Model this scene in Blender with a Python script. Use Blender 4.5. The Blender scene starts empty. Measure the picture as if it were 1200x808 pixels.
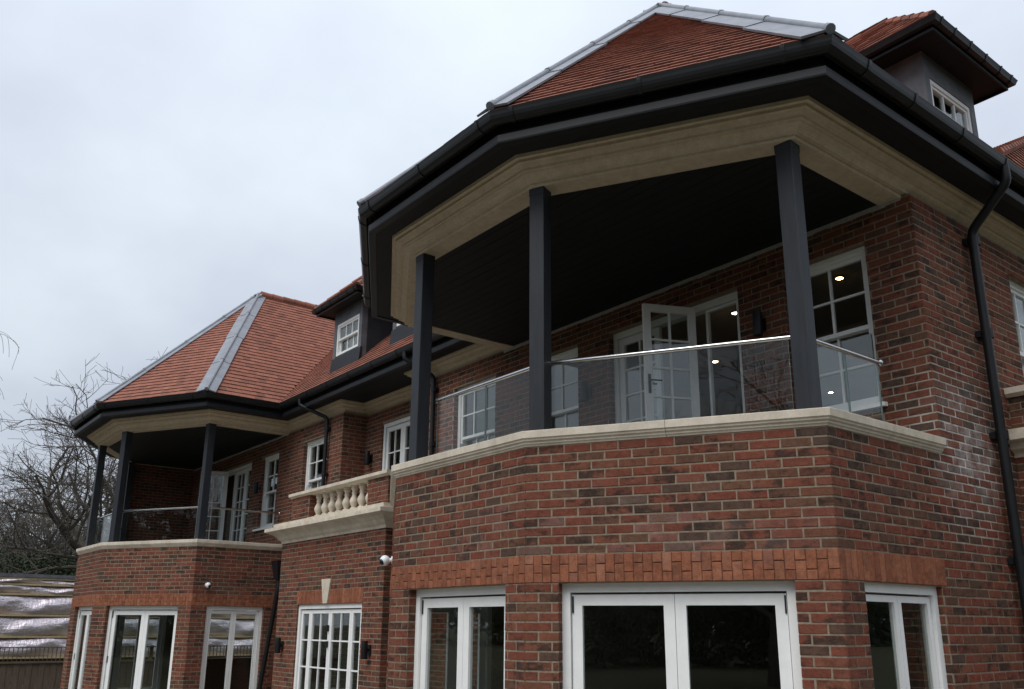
import bpy, bmesh, math, random
from mathutils import Vector, Matrix
random.seed(7)
R = math.radians
sc = bpy.context.scene
col = sc.collection

# ------------------------------------------------------------------ camera
CAMZ = 1.8
F_PX, CY, PITCH, ROLL, YAW = 1025.0, 450.0, .2706, .0074, .9096
def cam_axes():
    cy, sy = math.cos(YAW), math.sin(YAW)
    right = Vector((cy, sy, 0)); fwd = Vector((-sy, cy, 0)); up = Vector((0, 0, 1))
    f2 = fwd*math.cos(PITCH)+up*math.sin(PITCH); u2 = up*math.cos(PITCH)-fwd*math.sin(PITCH)
    r = right*math.cos(ROLL)+u2*math.sin(ROLL); u = u2*math.cos(ROLL)-right*math.sin(ROLL)
    return r, u, f2
cr, cu, cf = cam_axes()
cam = bpy.data.cameras.new("camera"); camo = bpy.data.objects.new("camera", cam); col.objects.link(camo)
M = Matrix((cr, cu, -cf)).transposed().to_4x4(); M.translation = (0, 0, CAMZ); camo.matrix_world = M
cam.sensor_width = 36; cam.lens = F_PX/1200*36; cam.shift_y = (CY-404)/1200
cam.clip_start = .05; cam.clip_end = 5000
sc.camera = camo
def pj(p):
    d = Vector(p)-Vector((0, 0, CAMZ)); z = d.dot(cf)
    return (600+F_PX*d.dot(cr)/z, CY-F_PX*d.dot(cu)/z, z)

# ------------------------------------------------------------------ world, sun, exposure
SUN_EL, SUN_ROT = R(53), R(165)
w = bpy.data.worlds.new("World"); sc.world = w; w.use_nodes = True
nt = w.node_tree; nt.nodes.clear()
def N(t, kind, **k):
    n = t.nodes.new(kind)
    for a, b in k.items(): setattr(n, a, b)
    return n
out = N(nt, 'ShaderNodeOutputWorld')
sky = N(nt, 'ShaderNodeTexSky', sky_type='NISHITA', sun_disc=False, sun_elevation=SUN_EL, sun_rotation=SUN_ROT)
bg1 = N(nt, 'ShaderNodeBackground'); bg1.inputs[1].default_value = .05
nt.links.new(sky.outputs[0], bg1.inputs[0])
tc = N(nt, 'ShaderNodeTexCoord'); sep = N(nt, 'ShaderNodeSeparateXYZ'); nt.links.new(tc.outputs['Generated'], sep.inputs[0])
def mth(t, op, a, b=None, c=None):
    n = N(t, 'ShaderNodeMath', operation=op)
    for i, v in enumerate((a, b, c)):
        if v is None: continue
        if isinstance(v, (int, float)): n.inputs[i].default_value = v
        else: t.links.new(v, n.inputs[i])
    return n.outputs[0]
zc = mth(nt, 'MAXIMUM', sep.outputs[2], 0.0)
den = mth(nt, 'ADD', zc, .35)
cx_ = mth(nt, 'DIVIDE', sep.outputs[0], den); cy_ = mth(nt, 'DIVIDE', sep.outputs[1], den)
cmb = N(nt, 'ShaderNodeCombineXYZ'); nt.links.new(cx_, cmb.inputs[0]); nt.links.new(cy_, cmb.inputs[1])
nz = N(nt, 'ShaderNodeTexNoise'); nz.inputs['Scale'].default_value = 1.6; nz.inputs['Detail'].default_value = 5; nz.inputs['Roughness'].default_value = .5
nt.links.new(cmb.outputs[0], nz.inputs['Vector'])
rmp = N(nt, 'ShaderNodeValToRGB'); nt.links.new(nz.outputs[0], rmp.inputs[0])
rmp.color_ramp.elements[0].position = .34; rmp.color_ramp.elements[0].color = (.520, .565, .665, 1)
rmp.color_ramp.elements[1].position = .64; rmp.color_ramp.elements[1].color = (.695, .765, .845, 1)
grad = mth(nt, 'MULTIPLY_ADD', zc, .62, .60)            # overcast sky: brighter overhead than at the horizon
bg2 = N(nt, 'ShaderNodeBackground'); nt.links.new(rmp.outputs[0], bg2.inputs[0]); nt.links.new(grad, bg2.inputs[1])
mixw = N(nt, 'ShaderNodeMixShader'); mixw.inputs[0].default_value = .88
nt.links.new(bg1.outputs[0], mixw.inputs[1]); nt.links.new(bg2.outputs[0], mixw.inputs[2]); nt.links.new(mixw.outputs[0], out.inputs[0])
sun = bpy.data.lights.new("sun", 'SUN'); sun.energy = 1.5; sun.angle = R(40); sun.color = (1, .97, .93)
suno = bpy.data.objects.new("sun", sun); col.objects.link(suno)
sd = Vector((math.sin(SUN_ROT)*math.cos(SUN_EL), math.cos(SUN_ROT)*math.cos(SUN_EL), math.sin(SUN_EL)))
suno.rotation_euler = sd.to_track_quat('Z', 'Y').to_euler()
sc.view_settings.view_transform = 'Standard'; sc.view_settings.look = 'None'
sc.view_settings.exposure = 0.56; sc.view_settings.gamma = 1.0

# ------------------------------------------------------------------ materials
def mat(name):
    m = bpy.data.materials.new(name); m.use_nodes = True
    t = m.node_tree; b = t.nodes['Principled BSDF']; return m, t, b
def noise(t, scale, detail=4, rough=.55, coord='Object', stretch=None):
    c = N(t, 'ShaderNodeTexCoord')
    if coord == 'World':
        g = N(t, 'ShaderNodeNewGeometry'); src = g.outputs['Position']
    else: src = c.outputs[coord]
    if stretch:
        mp = N(t, 'ShaderNodeMapping'); mp.inputs['Scale'].default_value = stretch; t.links.new(src, mp.inputs[0]); src = mp.outputs[0]
    n = N(t, 'ShaderNodeTexNoise'); n.inputs['Scale'].default_value = scale; n.inputs['Detail'].default_value = detail
    n.inputs['Roughness'].default_value = rough; t.links.new(src, n.inputs['Vector']); return n.outputs[0]
def ramp(t, fac, stops):
    r = N(t, 'ShaderNodeValToRGB'); e = r.color_ramp.elements
    while len(e) < len(stops): e.new(.5)
    for x, (p, c) in zip(e, stops): x.position = p; x.color = (*c, 1)
    t.links.new(fac, r.inputs[0]); return r.outputs[0]
def mixc(t, fac, a, b, mode='MIX'):
    n = N(t, 'ShaderNodeMix', data_type='RGBA', blend_type=mode)
    if isinstance(fac, (int, float)): n.inputs[0].default_value = fac
    else: t.links.new(fac, n.inputs[0])
    for i, v in ((6, a), (7, b)):
        if isinstance(v, tuple): n.inputs[i].default_value = (*v, 1)
        else: t.links.new(v, n.inputs[i])
    return n.outputs[2]
def bump(t, b, h, dist, strength=.6):
    n = N(t, 'ShaderNodeBump'); n.inputs['Distance'].default_value = dist; n.inputs['Strength'].default_value = strength
    t.links.new(h, n.inputs['Height']); t.links.new(n.outputs[0], b.inputs['Normal'])
def rnd_piece(t):
    g = N(t, 'ShaderNodeNewGeometry'); o = N(t, 'ShaderNodeObjectInfo')
    s = mth(t, 'ADD', g.outputs['Random Per Island'], o.outputs['Random'])
    return mth(t, 'FRACT', mth(t, 'MULTIPLY', s, 7.31))
def rough(b, v, spec=.3): b.inputs['Roughness'].default_value = v; b.inputs['Specular IOR Level'].default_value = spec
def stain_mask(t, centre, size):
    g = N(t, 'ShaderNodeNewGeometry'); v = N(t, 'ShaderNodeVectorMath', operation='SUBTRACT'); t.links.new(g.outputs['Position'], v.inputs[0]); v.inputs[1].default_value = centre
    v2 = N(t, 'ShaderNodeVectorMath', operation='DIVIDE'); t.links.new(v.outputs[0], v2.inputs[0]); v2.inputs[1].default_value = size
    l = N(t, 'ShaderNodeVectorMath', operation='LENGTH'); t.links.new(v2.outputs[0], l.inputs[0])
    n = noise(t, 7, 5, .7, 'World')
    a = mth(t, 'SUBTRACT', 1.0, l.outputs['Value']); a = mth(t, 'MAXIMUM', a, 0.0)
    c = mth(t, 'MULTIPLY', a, mth(t, 'MULTIPLY_ADD', n, 3.2, -.9)); 
    m = N(t, 'ShaderNodeClamp'); t.links.new(c, m.inputs[0]); return m.outputs[0]

def brick_mat(name, stops, smudge):
    m, t, b = mat(name)
    r = rnd_piece(t); base = ramp(t, r, stops)
    r2 = mth(t, 'FRACT', mth(t, 'MULTIPLY', r, 13.7)); r3 = mth(t, 'FRACT', mth(t, 'MULTIPLY', r, 29.3))
    n1 = noise(t, 8, 4, .65, 'World', (1, 1, 1.5))            # dark kiln smudges covering part of a brick
    thr = mth(t, 'MULTIPLY_ADD', r2, -.26, .66); k1 = mth(t, 'MULTIPLY', mth(t, 'SUBTRACT', n1, thr), 7.0); c1 = N(t, 'ShaderNodeClamp'); t.links.new(k1, c1.inputs[0])
    c = mixc(t, mth(t, 'MULTIPLY', c1.outputs[0], smudge), base, (.045, .033, .028))
    n4 = noise(t, 16, 5, .7, 'World'); c = mixc(t, .75, c, ramp(t, n4, [(.28, (.62, .58, .56)), (.5, (1.0, .98, .96)), (.74, (1.38, 1.34, 1.28))]), 'MULTIPLY')
    n2 = noise(t, 55, 5, .75, 'World'); c = mixc(t, .5, c, ramp(t, n2, [(.3, (.6, .57, .55)), (.7, (1.35, 1.32, 1.3))]), 'MULTIPLY')
    n3 = noise(t, 140, 3, .6, 'World')
    k2 = mth(t, 'MULTIPLY', stain_mask(t, (-3.58, 7.95, 3.35), (.5, .75, .75)), mth(t, 'MULTIPLY_ADD', mth(t, 'GREATER_THAN', r3, .5), .55, .12))
    c = mixc(t, k2, c, (.47, .43, .40))
    k3 = mth(t, 'MULTIPLY', mth(t, 'GREATER_THAN', r3, .72), mth(t, 'MULTIPLY', stain_mask(t, (-5.2, 5.0, 2.55), (2.6, 1.4, .5)), .22))
    c = mixc(t, k3, c, (.40, .33, .31))
    t.links.new(c, b.inputs['Base Color']); rough(b, .92, .1); bump(t, b, mth(t, 'ADD', mth(t, 'ADD', n2, n3), n4), .006, .8); return m
M_BRICK = brick_mat('red_brick', [(0, (.156, .054, .037)), (.20, (.182, .062, .041)), (.40, (.158, .059, .041)), (.56, (.194, .076, .048)), (.70, (.144, .065, .043)),
                                  (.83, (.114, .063, .044)), (.92, (.082, .055, .044)), (1, (.158, .080, .051))], .88)
M_SOLD = brick_mat('orange_brick', [(0, (.235, .090, .052)), (.3, (.275, .110, .063)), (.55, (.205, .080, .049)), (.8, (.31, .130, .076)), (1, (.225, .094, .060))], .30)
m, t, b = mat('mortar'); n = noise(t, 30, 4, .6, 'World')
c = ramp(t, n, [(.3, (.175, .138, .100)), (.7, (.285, .232, .172))])
c = mixc(t, mth(t, 'MULTIPLY', stain_mask(t, (-3.58, 7.95, 3.35), (.6, 1.0, 1.1)), 1.0), c, (.72, .70, .67))
t.links.new(c, b.inputs['Base Color']); rough(b, .95, .1); bump(t, b, n, .003); M_MORTAR = m
def simple(name, c1, c2, scale, rg, spec=.3, bd=.002, coord='World', stretch=None, metal=0):
    m, t, b = mat(name); n = noise(t, scale, 5, .6, coord, stretch)
    t.links.new(ramp(t, n, [(.3, c1), (.7, c2)]), b.inputs['Base Color']); rough(b, rg, spec); b.inputs['Metallic'].default_value = metal
    if bd: bump(t, b, n, bd, .5)
    return m
def stone(name, c1, c2, sc_, dirt):
    m, t, b = mat(name); n = noise(t, sc_, 5, .6, 'World'); c = ramp(t, n, [(.3, c1), (.7, c2)])
    st = noise(t, 3.2, 5, .65, 'World', (1, 1, .22)); c = mixc(t, dirt, c, ramp(t, st, [(.40, (.50, .49, .42)), (.58, (1, 1, 1))]), 'MULTIPLY')
    n2 = noise(t, 70, 3, .7, 'World'); c = mixc(t, .35, c, ramp(t, n2, [(.35, (.75, .74, .72)), (.65, (1.12, 1.12, 1.12))]), 'MULTIPLY')
    t.links.new(c, b.inputs['Base Color']); rough(b, .88, .12); bump(t, b, mth(t, 'ADD', n, n2), .003, .5); return m
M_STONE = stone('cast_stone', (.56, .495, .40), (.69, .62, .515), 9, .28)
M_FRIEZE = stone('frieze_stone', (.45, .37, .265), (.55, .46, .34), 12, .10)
M_BLACK = simple('charcoal_paint', (.008, .009, .0105), (.013, .014, .0165), 6, .5, .25, .0006)
M_POST = simple('charcoal_post_paint', (.015, .017, .021), (.025, .028, .034), 5, .5, .3, .001, 'World', (8, 8, .6))
M_BOARD = simple('charcoal_boarding', (.009, .009, .0095), (.017, .017, .018), 3, .65, .2, .0008, 'World', (.6, 12, 4))
M_GUTTER = simple('black_gutter', (.008, .009, .010), (.012, .013, .015), 8, .42, .3, 0)
M_TILE = None
m, t, b = mat('clay_tile'); r = rnd_piece(t)
c = ramp(t, r, [(0, (.215, .088, .060)), (.35, (.28, .114, .078)), (.7, (.24, .098, .068)), (.9, (.17, .076, .056)), (1, (.32, .135, .095))])
n = noise(t, 25, 4, .6, 'World'); c = mixc(t, .45, c, ramp(t, n, [(.3, (.65, .62, .6)), (.7, (1.25, 1.25, 1.25))]), 'MULTIPLY')
t.links.new(c, b.inputs['Base Color']); rough(b, .85, .2); bump(t, b, n, .003); M_TILE = m
m, t, b = mat('dark_joint'); b.inputs['Base Color'].default_value = (.085, .045, .032, 1); rough(b, .95, .1); M_JOINT = m
M_SLATE = simple('dark_cheek_cladding', (.020, .021, .024), (.034, .036, .040), 6, .6, .25, .002)
M_DECK = simple('roof_underlay', (.03, .025, .022), (.045, .035, .03), 10, .9, .1)
M_LEAD = simple('lead_sheet', (.17, .18, .20), (.25, .265, .295), 5, .5, .4, .003)
M_LEADD = simple('dark_lead', (.080, .083, .092), (.135, .14, .15), 6, .6, .3, .003)
M_WHITE = simple('white_paint', (.74, .745, .73), (.81, .815, .80), 7, .4, .35, .0008)
M_PLASTER = simple('room_plaster', (.48, .46, .42), (.55, .53, .48), 2, .9, .1, 0)
M_FLOOR = simple('room_floor', (.06, .052, .045), (.09, .078, .066), 4, .6, .3, 0)
M_STEEL = simple('brushed_steel', (.50, .50, .50), (.62, .62, .62), 20, .22, .5, 0, metal=1)
M_CAMW = simple('camera_white', (.76, .77, .78), (.80, .81, .82), 5, .3, .5, 0)
M_SEAL = simple('grey_sealant', (.30, .295, .285), (.42, .415, .40), 30, .8, .2, .003)
M_TIMB = simple('timber_batten', (.36, .28, .15), (.48, .39, .24), 12, .8, .2, .002)
M_FENCE = simple('weathered_board', (.10, .075, .055), (.17, .13, .10), 6, .9, .1, .003, 'World', (1, 8, .6))
M_GROUND = simple('muddy_grass', (.045, .050, .024), (.075, .066, .045), 1.2, .95, .1, .02)
M_PAVE = simple('patio_stone', (.24, .225, .20), (.32, .30, .27), 3, .9, .15, .003)
def glass(name, tint, spec, base, wave=True):
    m = bpy.data.materials.new(name); m.use_nodes = True; t = m.node_tree; t.nodes.clear()
    o = N(t, 'ShaderNodeOutputMaterial'); tr = N(t, 'ShaderNodeBsdfTransparent'); tr.inputs[0].default_value = (*tint, 1)
    gl = N(t, 'ShaderNodeBsdfGlossy'); gl.inputs['Roughness'].default_value = 0.0; gl.inputs[0].default_value = (.95, .97, .97, 1)
    nn = noise(t, 1.3, 1, .4, 'World'); bp = N(t, 'ShaderNodeBump'); bp.inputs['Distance'].default_value = .004; bp.inputs['Strength'].default_value = .25
    t.links.new(nn, bp.inputs['Height'])
    if wave: t.links.new(bp.outputs[0], gl.inputs['Normal'])
    lw = N(t, 'ShaderNodeFresnel'); bf = N(t, 'ShaderNodeNewGeometry'); t.links.new(mth(t, 'MULTIPLY_ADD', bf.outputs['Backfacing'], 1/1.5-1.5, 1.5), lw.inputs[0])
    f = mth(t, 'MULTIPLY_ADD', lw.outputs[0], spec, base); cl = N(t, 'ShaderNodeClamp'); t.links.new(f, cl.inputs[0])
    mx = N(t, 'ShaderNodeMixShader'); t.links.new(cl.outputs[0], mx.inputs[0]); t.links.new(tr.outputs[0], mx.inputs[1]); t.links.new(gl.outputs[0], mx.inputs[2])
    t.links.new(mx.outputs[0], o.inputs[0]); return m
M_GLASS = glass('window_glass', (.86, .89, .88), .85, .02)
M_BGLASS = glass('balustrade_glass', (.95, .97, .965), .5, .0, False)
m, t, b = mat('glass_edge'); b.inputs['Base Color'].default_value = (.10, .15, .15, 1); rough(b, .15, .5); M_GEDGE = m
m, t, b = mat('lamp_glow'); b.inputs['Emission Color'].default_value = (1, .60, .28, 1); b.inputs['Emission Strength'].default_value = 26; M_GLOW = m
m, t, b = mat('foil_insulation'); b.inputs['Metallic'].default_value = .7
n = noise(t, 2.2, 5, .65, 'World', (1, .7, 2.2)); n2 = noise(t, 7, 3, .6, 'World', (1, 2, .6))
t.links.new(ramp(t, n, [(.3, (.60, .52, .55)), (.7, (.78, .71, .75))]), b.inputs['Base Color']); rough(b, .36, .5); bump(t, b, mth(t, 'ADD', n, mth(t, 'MULTIPLY', n2, .5)), .07, .8); M_FOIL = m
M_BARK = simple('grey_bark', (.075, .066, .053), (.13, .115, .092), 6, .95, .1, .01)
M_TWIG = simple('dark_twigs', (.085, .074, .062), (.135, .118, .10), 3, .95, .1, 0)
m, t, b = mat('evergreen_leaf'); r = rnd_piece(t)
t.links.new(ramp(t, r, [(0, (.024, .036, .020)), (.5, (.040, .055, .030)), (1, (.062, .078, .046))]), b.inputs['Base Color']); rough(b, .8, .2); M_LEAF = m

# ------------------------------------------------------------------ mesh helpers
class MB:
    def __init__(s): s.v = []; s.f = []
    def add(s, verts, faces):
        o = len(s.v); s.v += [tuple(q) for q in verts]; s.f += [tuple(i+o for i in f) for f in faces]
    def hexa(s, p):   # 8 pts: bottom 0-3, top 4-7
        s.add(p, [(3, 2, 1, 0), (4, 5, 6, 7), (0, 1, 5, 4), (1, 2, 6, 5), (2, 3, 7, 6), (3, 0, 4, 7)])
    def box(s, a, b):
        x0, y0, z0 = a; x1, y1, z1 = b
        s.hexa([(x0, y0, z0), (x1, y0, z0), (x1, y1, z0), (x0, y1, z0), (x0, y0, z1), (x1, y0, z1), (x1, y1, z1), (x0, y1, z1)])
    def fbox(s, F, s0, s1, d0, d1, z0, z1):
        s.hexa([F(s0, d1, z0), F(s1, d1, z0), F(s1, d0, z0), F(s0, d0, z0), F(s0, d1, z1), F(s1, d1, z1), F(s1, d0, z1), F(s0, d0, z1)])
    def brick(s, F, s0, s1, z0, z1, d, back=-.006, ch=.004):
        J = lambda k=.0016: random.uniform(-k, k)
        b = [F(s0, back, z0), F(s1, back, z0), F(s1, back, z1), F(s0, back, z1)]
        e = [(J(), J()) for _ in range(4)]; sg = ((1, 1), (-1, 1), (-1, -1), (1, -1)); cn = ((s0, z0), (s1, z0), (s1, z1), (s0, z1))
        m_ = [F(cn[i][0]+e[i][0], d-ch, cn[i][1]+e[i][1]) for i in range(4)]
        f = [F(cn[i][0]+e[i][0]+sg[i][0]*ch*random.uniform(.6, 1.5), d+J(.0008), cn[i][1]+e[i][1]+sg[i][1]*ch*random.uniform(.6, 1.5)) for i in range(4)]
        q = [(8, 9, 10, 11)]
        for i in range(4):
            j = (i+1) % 4; q += [(4+i, 4+j, 8+j, 8+i), (i, j, 4+j, 4+i)]
        s.add(b+m_+f, q)
    def tube(s, pts, r0, r1=None, n=8, cap=True):
        r1 = r0 if r1 is None else r1; rings = []; L = len(pts); pts = [Vector(p) for p in pts]; ref = None
        for i, p in enumerate(pts):
            d = (pts[min(i+1, L-1)]-pts[max(i-1, 0)]).normalized()
            if ref is None: ref = Vector((0, 0, 1)) if abs(d.z) < .9 else Vector((1, 0, 0))
            a = d.cross(ref).normalized(); bb = d.cross(a); ref = -bb if False else a.cross(d)
            r = r0+(r1-r0)*i/max(1, L-1)
            rings.append([p+a*math.cos(6.28318*k/n)*r+bb*math.sin(6.28318*k/n)*r for k in range(n)])
        o = len(s.v)
        for g in rings: s.v += [tuple(q) for q in g]
        for i in range(L-1):
            for k in range(n):
                s.f.append((o+i*n+k, o+i*n+(k+1) % n, o+(i+1)*n+(k+1) % n, o+(i+1)*n+k))
        if cap: s.f.append(tuple(o+k for k in range(n))[::-1]); s.f.append(tuple(o+(L-1)*n+k for k in range(n)))
    def lathe(s, c, prof, n=14):
        o = len(s.v)
        for r, z in prof:
            for k in range(n): s.v.append((c[0]+r*math.cos(6.28318*k/n), c[1]+r*math.sin(6.28318*k/n), c[2]+z))
        for i in range(len(prof)-1):
            for k in range(n): s.f.append((o+i*n+k, o+i*n+(k+1) % n, o+(i+1)*n+(k+1) % n, o+(i+1)*n+k))
        s.f.append(tuple(o+k for k in range(n))[::-1]); s.f.append(tuple(o+(len(prof)-1)*n+k for k in range(n)))
    def sweep(s, path, prof, closed_prof=True, t0=None, t1=None):
        """profile (d,z) carried along a plan polyline with mitred corners; path = list of (x,y)"""
        P = [Vector(p) for p in path]; n = len(P); rings = []
        for i in range(n):
            a = (P[i]-P[i-1]).normalized() if i > 0 else None
            b_ = (P[i+1]-P[i]).normalized() if i < n-1 else None
            na = Vector((a.y, -a.x)) if a else None; nb = Vector((b_.y, -b_.x)) if b_ else None
            if na is None: m_ = nb
            elif nb is None: m_ = na
            else: m_ = (na+nb)/(1+na.dot(nb))
            rings.append([(P[i].x+m_.x*d, P[i].y+m_.y*d, z) for d, z in prof])
        o = len(s.v); k = len(prof)
        for g in rings: s.v += g
        for i in range(n-1):
            for j in range(k if closed_prof else k-1):
                j2 = (j+1) % k; s.f.append((o+i*k+j, o+(i+1)*k+j, o+(i+1)*k+j2, o+i*k+j2))
        if closed_prof: s.f.append(tuple(o+j for j in range(k))); s.f.append(tuple(o+(n-1)*k+j for j in range(k))[::-1])
    def mesh(s, name, material, smooth=False):
        me = bpy.data.meshes.new(name); me.from_pydata(s.v, [], s.f); me.materials.append(material)
        bm = bmesh.new(); bm.from_mesh(me); bmesh.ops.recalc_face_normals(bm, faces=bm.faces); bm.to_mesh(me); bm.free()
        if smooth:
            me.polygons.foreach_set('use_smooth', [True]*len(me.polygons)); me.set_sharp_from_angle(angle=R(40))
        return me
    def build(s, name, material, parent=None, smooth=False, kind=None):
        o = bpy.data.objects.new(name, s.mesh(name, material, smooth)); col.objects.link(o); adopt(o, parent)
        if kind: o['kind'] = kind
        return o
bpy_rootinv = {}
def adopt(o, parent):
    if parent is not None:
        o.parent = parent
        if parent.get('_wl') is not None: o.matrix_parent_inverse = Matrix.Translation(-Vector(parent['_wl']))
def tag(o, label=None, cat=None, group=None, kind=None):
    if label: o['label'] = label
    if cat: o['category'] = cat
    if group: o['group'] = group
    if kind: o['kind'] = kind
    return o
def empty(name, loc, label, cat, group=None, world_children=True):
    o = bpy.data.objects.new(name, None); col.objects.link(o); o.location = loc; o.empty_display_size = .2
    if world_children: o['_wl'] = list(loc)
    return tag(o, label, cat, group)
class Fr:
    """face frame: s along the face (left to right seen from outside), d outward, z up"""
    def __init__(s, p0, p1):
        s.p = Vector(p0); e = Vector(p1)-s.p; s.L = e.length; s.u = e/s.L; s.n = Vector((s.u.y, -s.u.x))
    def __call__(s, a, d, z): q = s.p+s.u*a+s.n*d; return (q.x, q.y, z)

# ------------------------------------------------------------------ plan of the house (metres)
CX, DX = -6.728, -13.73
Y0, YR = 7.5, 8.0
c30, s30 = math.cos(R(30)), .5
BL = 2.41
P0 = (CX-1.06, 4.56); P1 = (CX+1.06, 4.56)
P2 = (P1[0]+BL*c30, 4.56+BL*s30); PL = (P0[0]-BL*c30, P2[1])
sh = lambda p, dx=DX: (p[0]+dx, p[1])
F0, F1, F2, FL = sh(P0), sh(P1), sh(P2), sh(PL)
XC, XN = P2[0], PL[0]                  # side walls of the near bay
XCF, XNF = F2[0], FL[0]
YB = 19.0
ZB0, ZB1 = 2.136, 2.361                # orange soldier band
ZC = ZB1-31*.075                       # first brick course
ZCU, ZCT = 3.261, 3.39                 # coping
Z2, ZF, ZG = 5.73, 5.95, 6.20          # frieze bottom, soffit, gutter top
RECL, RECR = -14.9, -12.28
house = empty('brick_house', (-10.5, Y0, 0), 'large red brick house with orange clay tiled roof, charcoal eaves and two covered balconies', 'house')

# ------------------------------------------------------------------ walls and bricks
BR = []   # brick records: (frame, s0, s1, z0, z1, d, kind, wall object)
def cells(L, z0, z1, ops):
    S = sorted({0, L, *[min(max(q, 0), L) for o in ops for q in o[:2]]}); Z = sorted({z0, z1, *[min(max(q, z0), z1) for o in ops for q in o[2:4]]})
    for i in range(len(Z)-1):
        run = None
        for j in range(len(S)-1):
            cm = ((S[j]+S[j+1])/2, (Z[i]+Z[i+1])/2)
            hole = any(o[0] < cm[0] < o[1] and o[2] < cm[1] < o[3] for o in ops)
            if hole:
                if run: yield run[0], run[1], Z[i], Z[i+1]
                run = None
            else: run = (run[0], S[j+1]) if run else (S[j], S[j+1])
        if run: yield run[0], run[1], Z[i], Z[i+1]
def wall(p0, p1, z0, z1, ops=(), bands=(), thick=.24, phase=0., bricks=True, indiv=False, smin=0, reveal=.085, name='brick_wall', arches=()):
    F = Fr(p0, p1); mb = MB(); jb = []
    for a, b, c, d in cells(F.L, z0, z1, ops): mb.fbox(F, a+(.004 if a == 0 else 0), b-(.004 if b == F.L else 0), -thick, 0, c, d)
    for a, b in bands: jb.append((F, 0, F.L, a, b))
    for (a0_, a1_, b0_, b1_) in arches: jb.append((F, a0_, a1_, b0_, b1_))
    wo = mb.build(name, M_MORTAR, house)
    for (G_, a, b, c, d) in jb:
        j_ = MB(); j_.fbox(G_, a+.003, b-.003, -.02, .0015, c+.002, d-.002); j_.build('band_joint', M_JOINT, wo)
    if not bricks: return F, wo
    BP = F.L/(max(1, round(F.L/.225*2))/2) if F.L < 4 else .225
    block = list(ops)+[(-1, F.L+1, a, b) for a, b in bands]+[a for a in arches]
    k0 = math.ceil((z0-ZC)/.075-.01); k = k0
    while ZC+k*.075+.06 < z1:
        za, zb = ZC+k*.075+.006, ZC+k*.075+.069; k += 1
        if zb < 0.25: continue
        x = -((k % 2)*BP/2)-BP
        while x < F.L-.001:
            a, b = x+.0058, x+BP-.0058; x += BP
            if abs(b+.0058-F.L) < .004: b = F.L
            if abs(a-.0058) < .004: a = 0
            segs = [(max(a, smin+.0), min(b, F.L))]
            for o in block:
                if o[2] < zb-.01 and o[3] > za+.01:
                    ns = []
                    for (q, r) in segs:
                        if r <= o[0]+.001 or q >= o[1]-.001: ns.append((q, r))
                        else:
                            if q < o[0]: ns.append((q, o[0]))
                            if r > o[1]: ns.append((o[1], r))
                    segs = ns
            for q, r in segs:
                if r-q > .02: BR.append((F, q, r, za+random.uniform(-.001, .001), zb+random.uniform(-.001, .001), .0035+random.uniform(-.0015, .002), 'b', wo, indiv))
    # brick returns in the reveals
    for o in ops:
        if len(o) > 4 and o[4] == 'noreveal': continue
        for sgn, e in ((1, o[0]), (-1, o[1])):
            G = RevealFr(F, e, sgn); k = k0
            while ZC+k*.075+.06 < min(o[3], z1):
                za, zb = ZC+k*.075+.005, ZC+k*.075+.070; k += 1
                if za < max(o[2], .25): continue
                BR.append((G, .004, reveal, za, zb, .003, 'b', wo, False))
    for (a, b) in bands:
        n = max(1, round(F.L/.0755)); pt = F.L/n
        for i in range(n):
            q, r = i*pt+(.002 if i else 0), (i+1)*pt-(.002 if i < n-1 else 0)
            hz = a+(.145 if i % 2 == 0 else .075)+random.uniform(-.003, .003)
            BR.append((F, q, r, a+.004, hz-.003, .007+random.uniform(-.002, .002), 's', wo, indiv))
            BR.append((F, q, r, hz+.003, b-.004, .007+random.uniform(-.002, .002), 's', wo, indiv))
    for (s0, s1, a, b) in arches:
        n = round((s1-s0)/.075)
        for i in range(n):
            q = s0+(s1-s0)*i/n; r = s0+(s1-s0)*(i+1)/n
            BR.append((F, q+.003, r-.003, a+.004, b-.004, .006, 's', wo, indiv))
    return F, wo
class RevealFr:
    def __init__(s, F, e, sgn):
        s.F, s.e, s.g = F, e, sgn; s.u = -F.n; s.n = F.u*sgn
    def __call__(s, a, d, z): return s.F(s.e+s.g*d, -a, z)

# ------------------------------------------------------------------ joinery
def panel(mb, F, s0, s1, z0, z1, d, stile, cols, rows, bar=.022, th=.045, bottom=None, panes=None):
    bt = bottom or stile
    mb.fbox(F, s0, s0+stile, d-th, d, z0, z1); mb.fbox(F, s1-stile, s1, d-th, d, z0, z1)
    mb.fbox(F, s0+stile, s1-stile, d-th, d, z0, z0+bt); mb.fbox(F, s0+stile, s1-stile, d-th, d, z1-stile, z1)
    a, b, c, e = s0+stile, s1-stile, z0+bt, z1-stile
    for i in range(1, cols):
        x = a+(b-a)*i/cols; mb.fbox(F, x-bar/2, x+bar/2, d-th+.008, d-.006, c, e)
    for j in range(1, rows):
        z = c+(e-c)*j/rows; mb.fbox(F, a, b, d-th+.010, d-.008, z-bar/2, z+bar/2)
    if panes is not None:
        for i in range(cols):
            for j in range(rows):
                panes.append((F, a+(b-a)*i/cols+.004, a+(b-a)*(i+1)/cols-.004, c+(e-c)*j/rows+.004, c+(e-c)*(j+1)/rows-.004, d-th/2))
PANE_ME = {}
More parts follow.
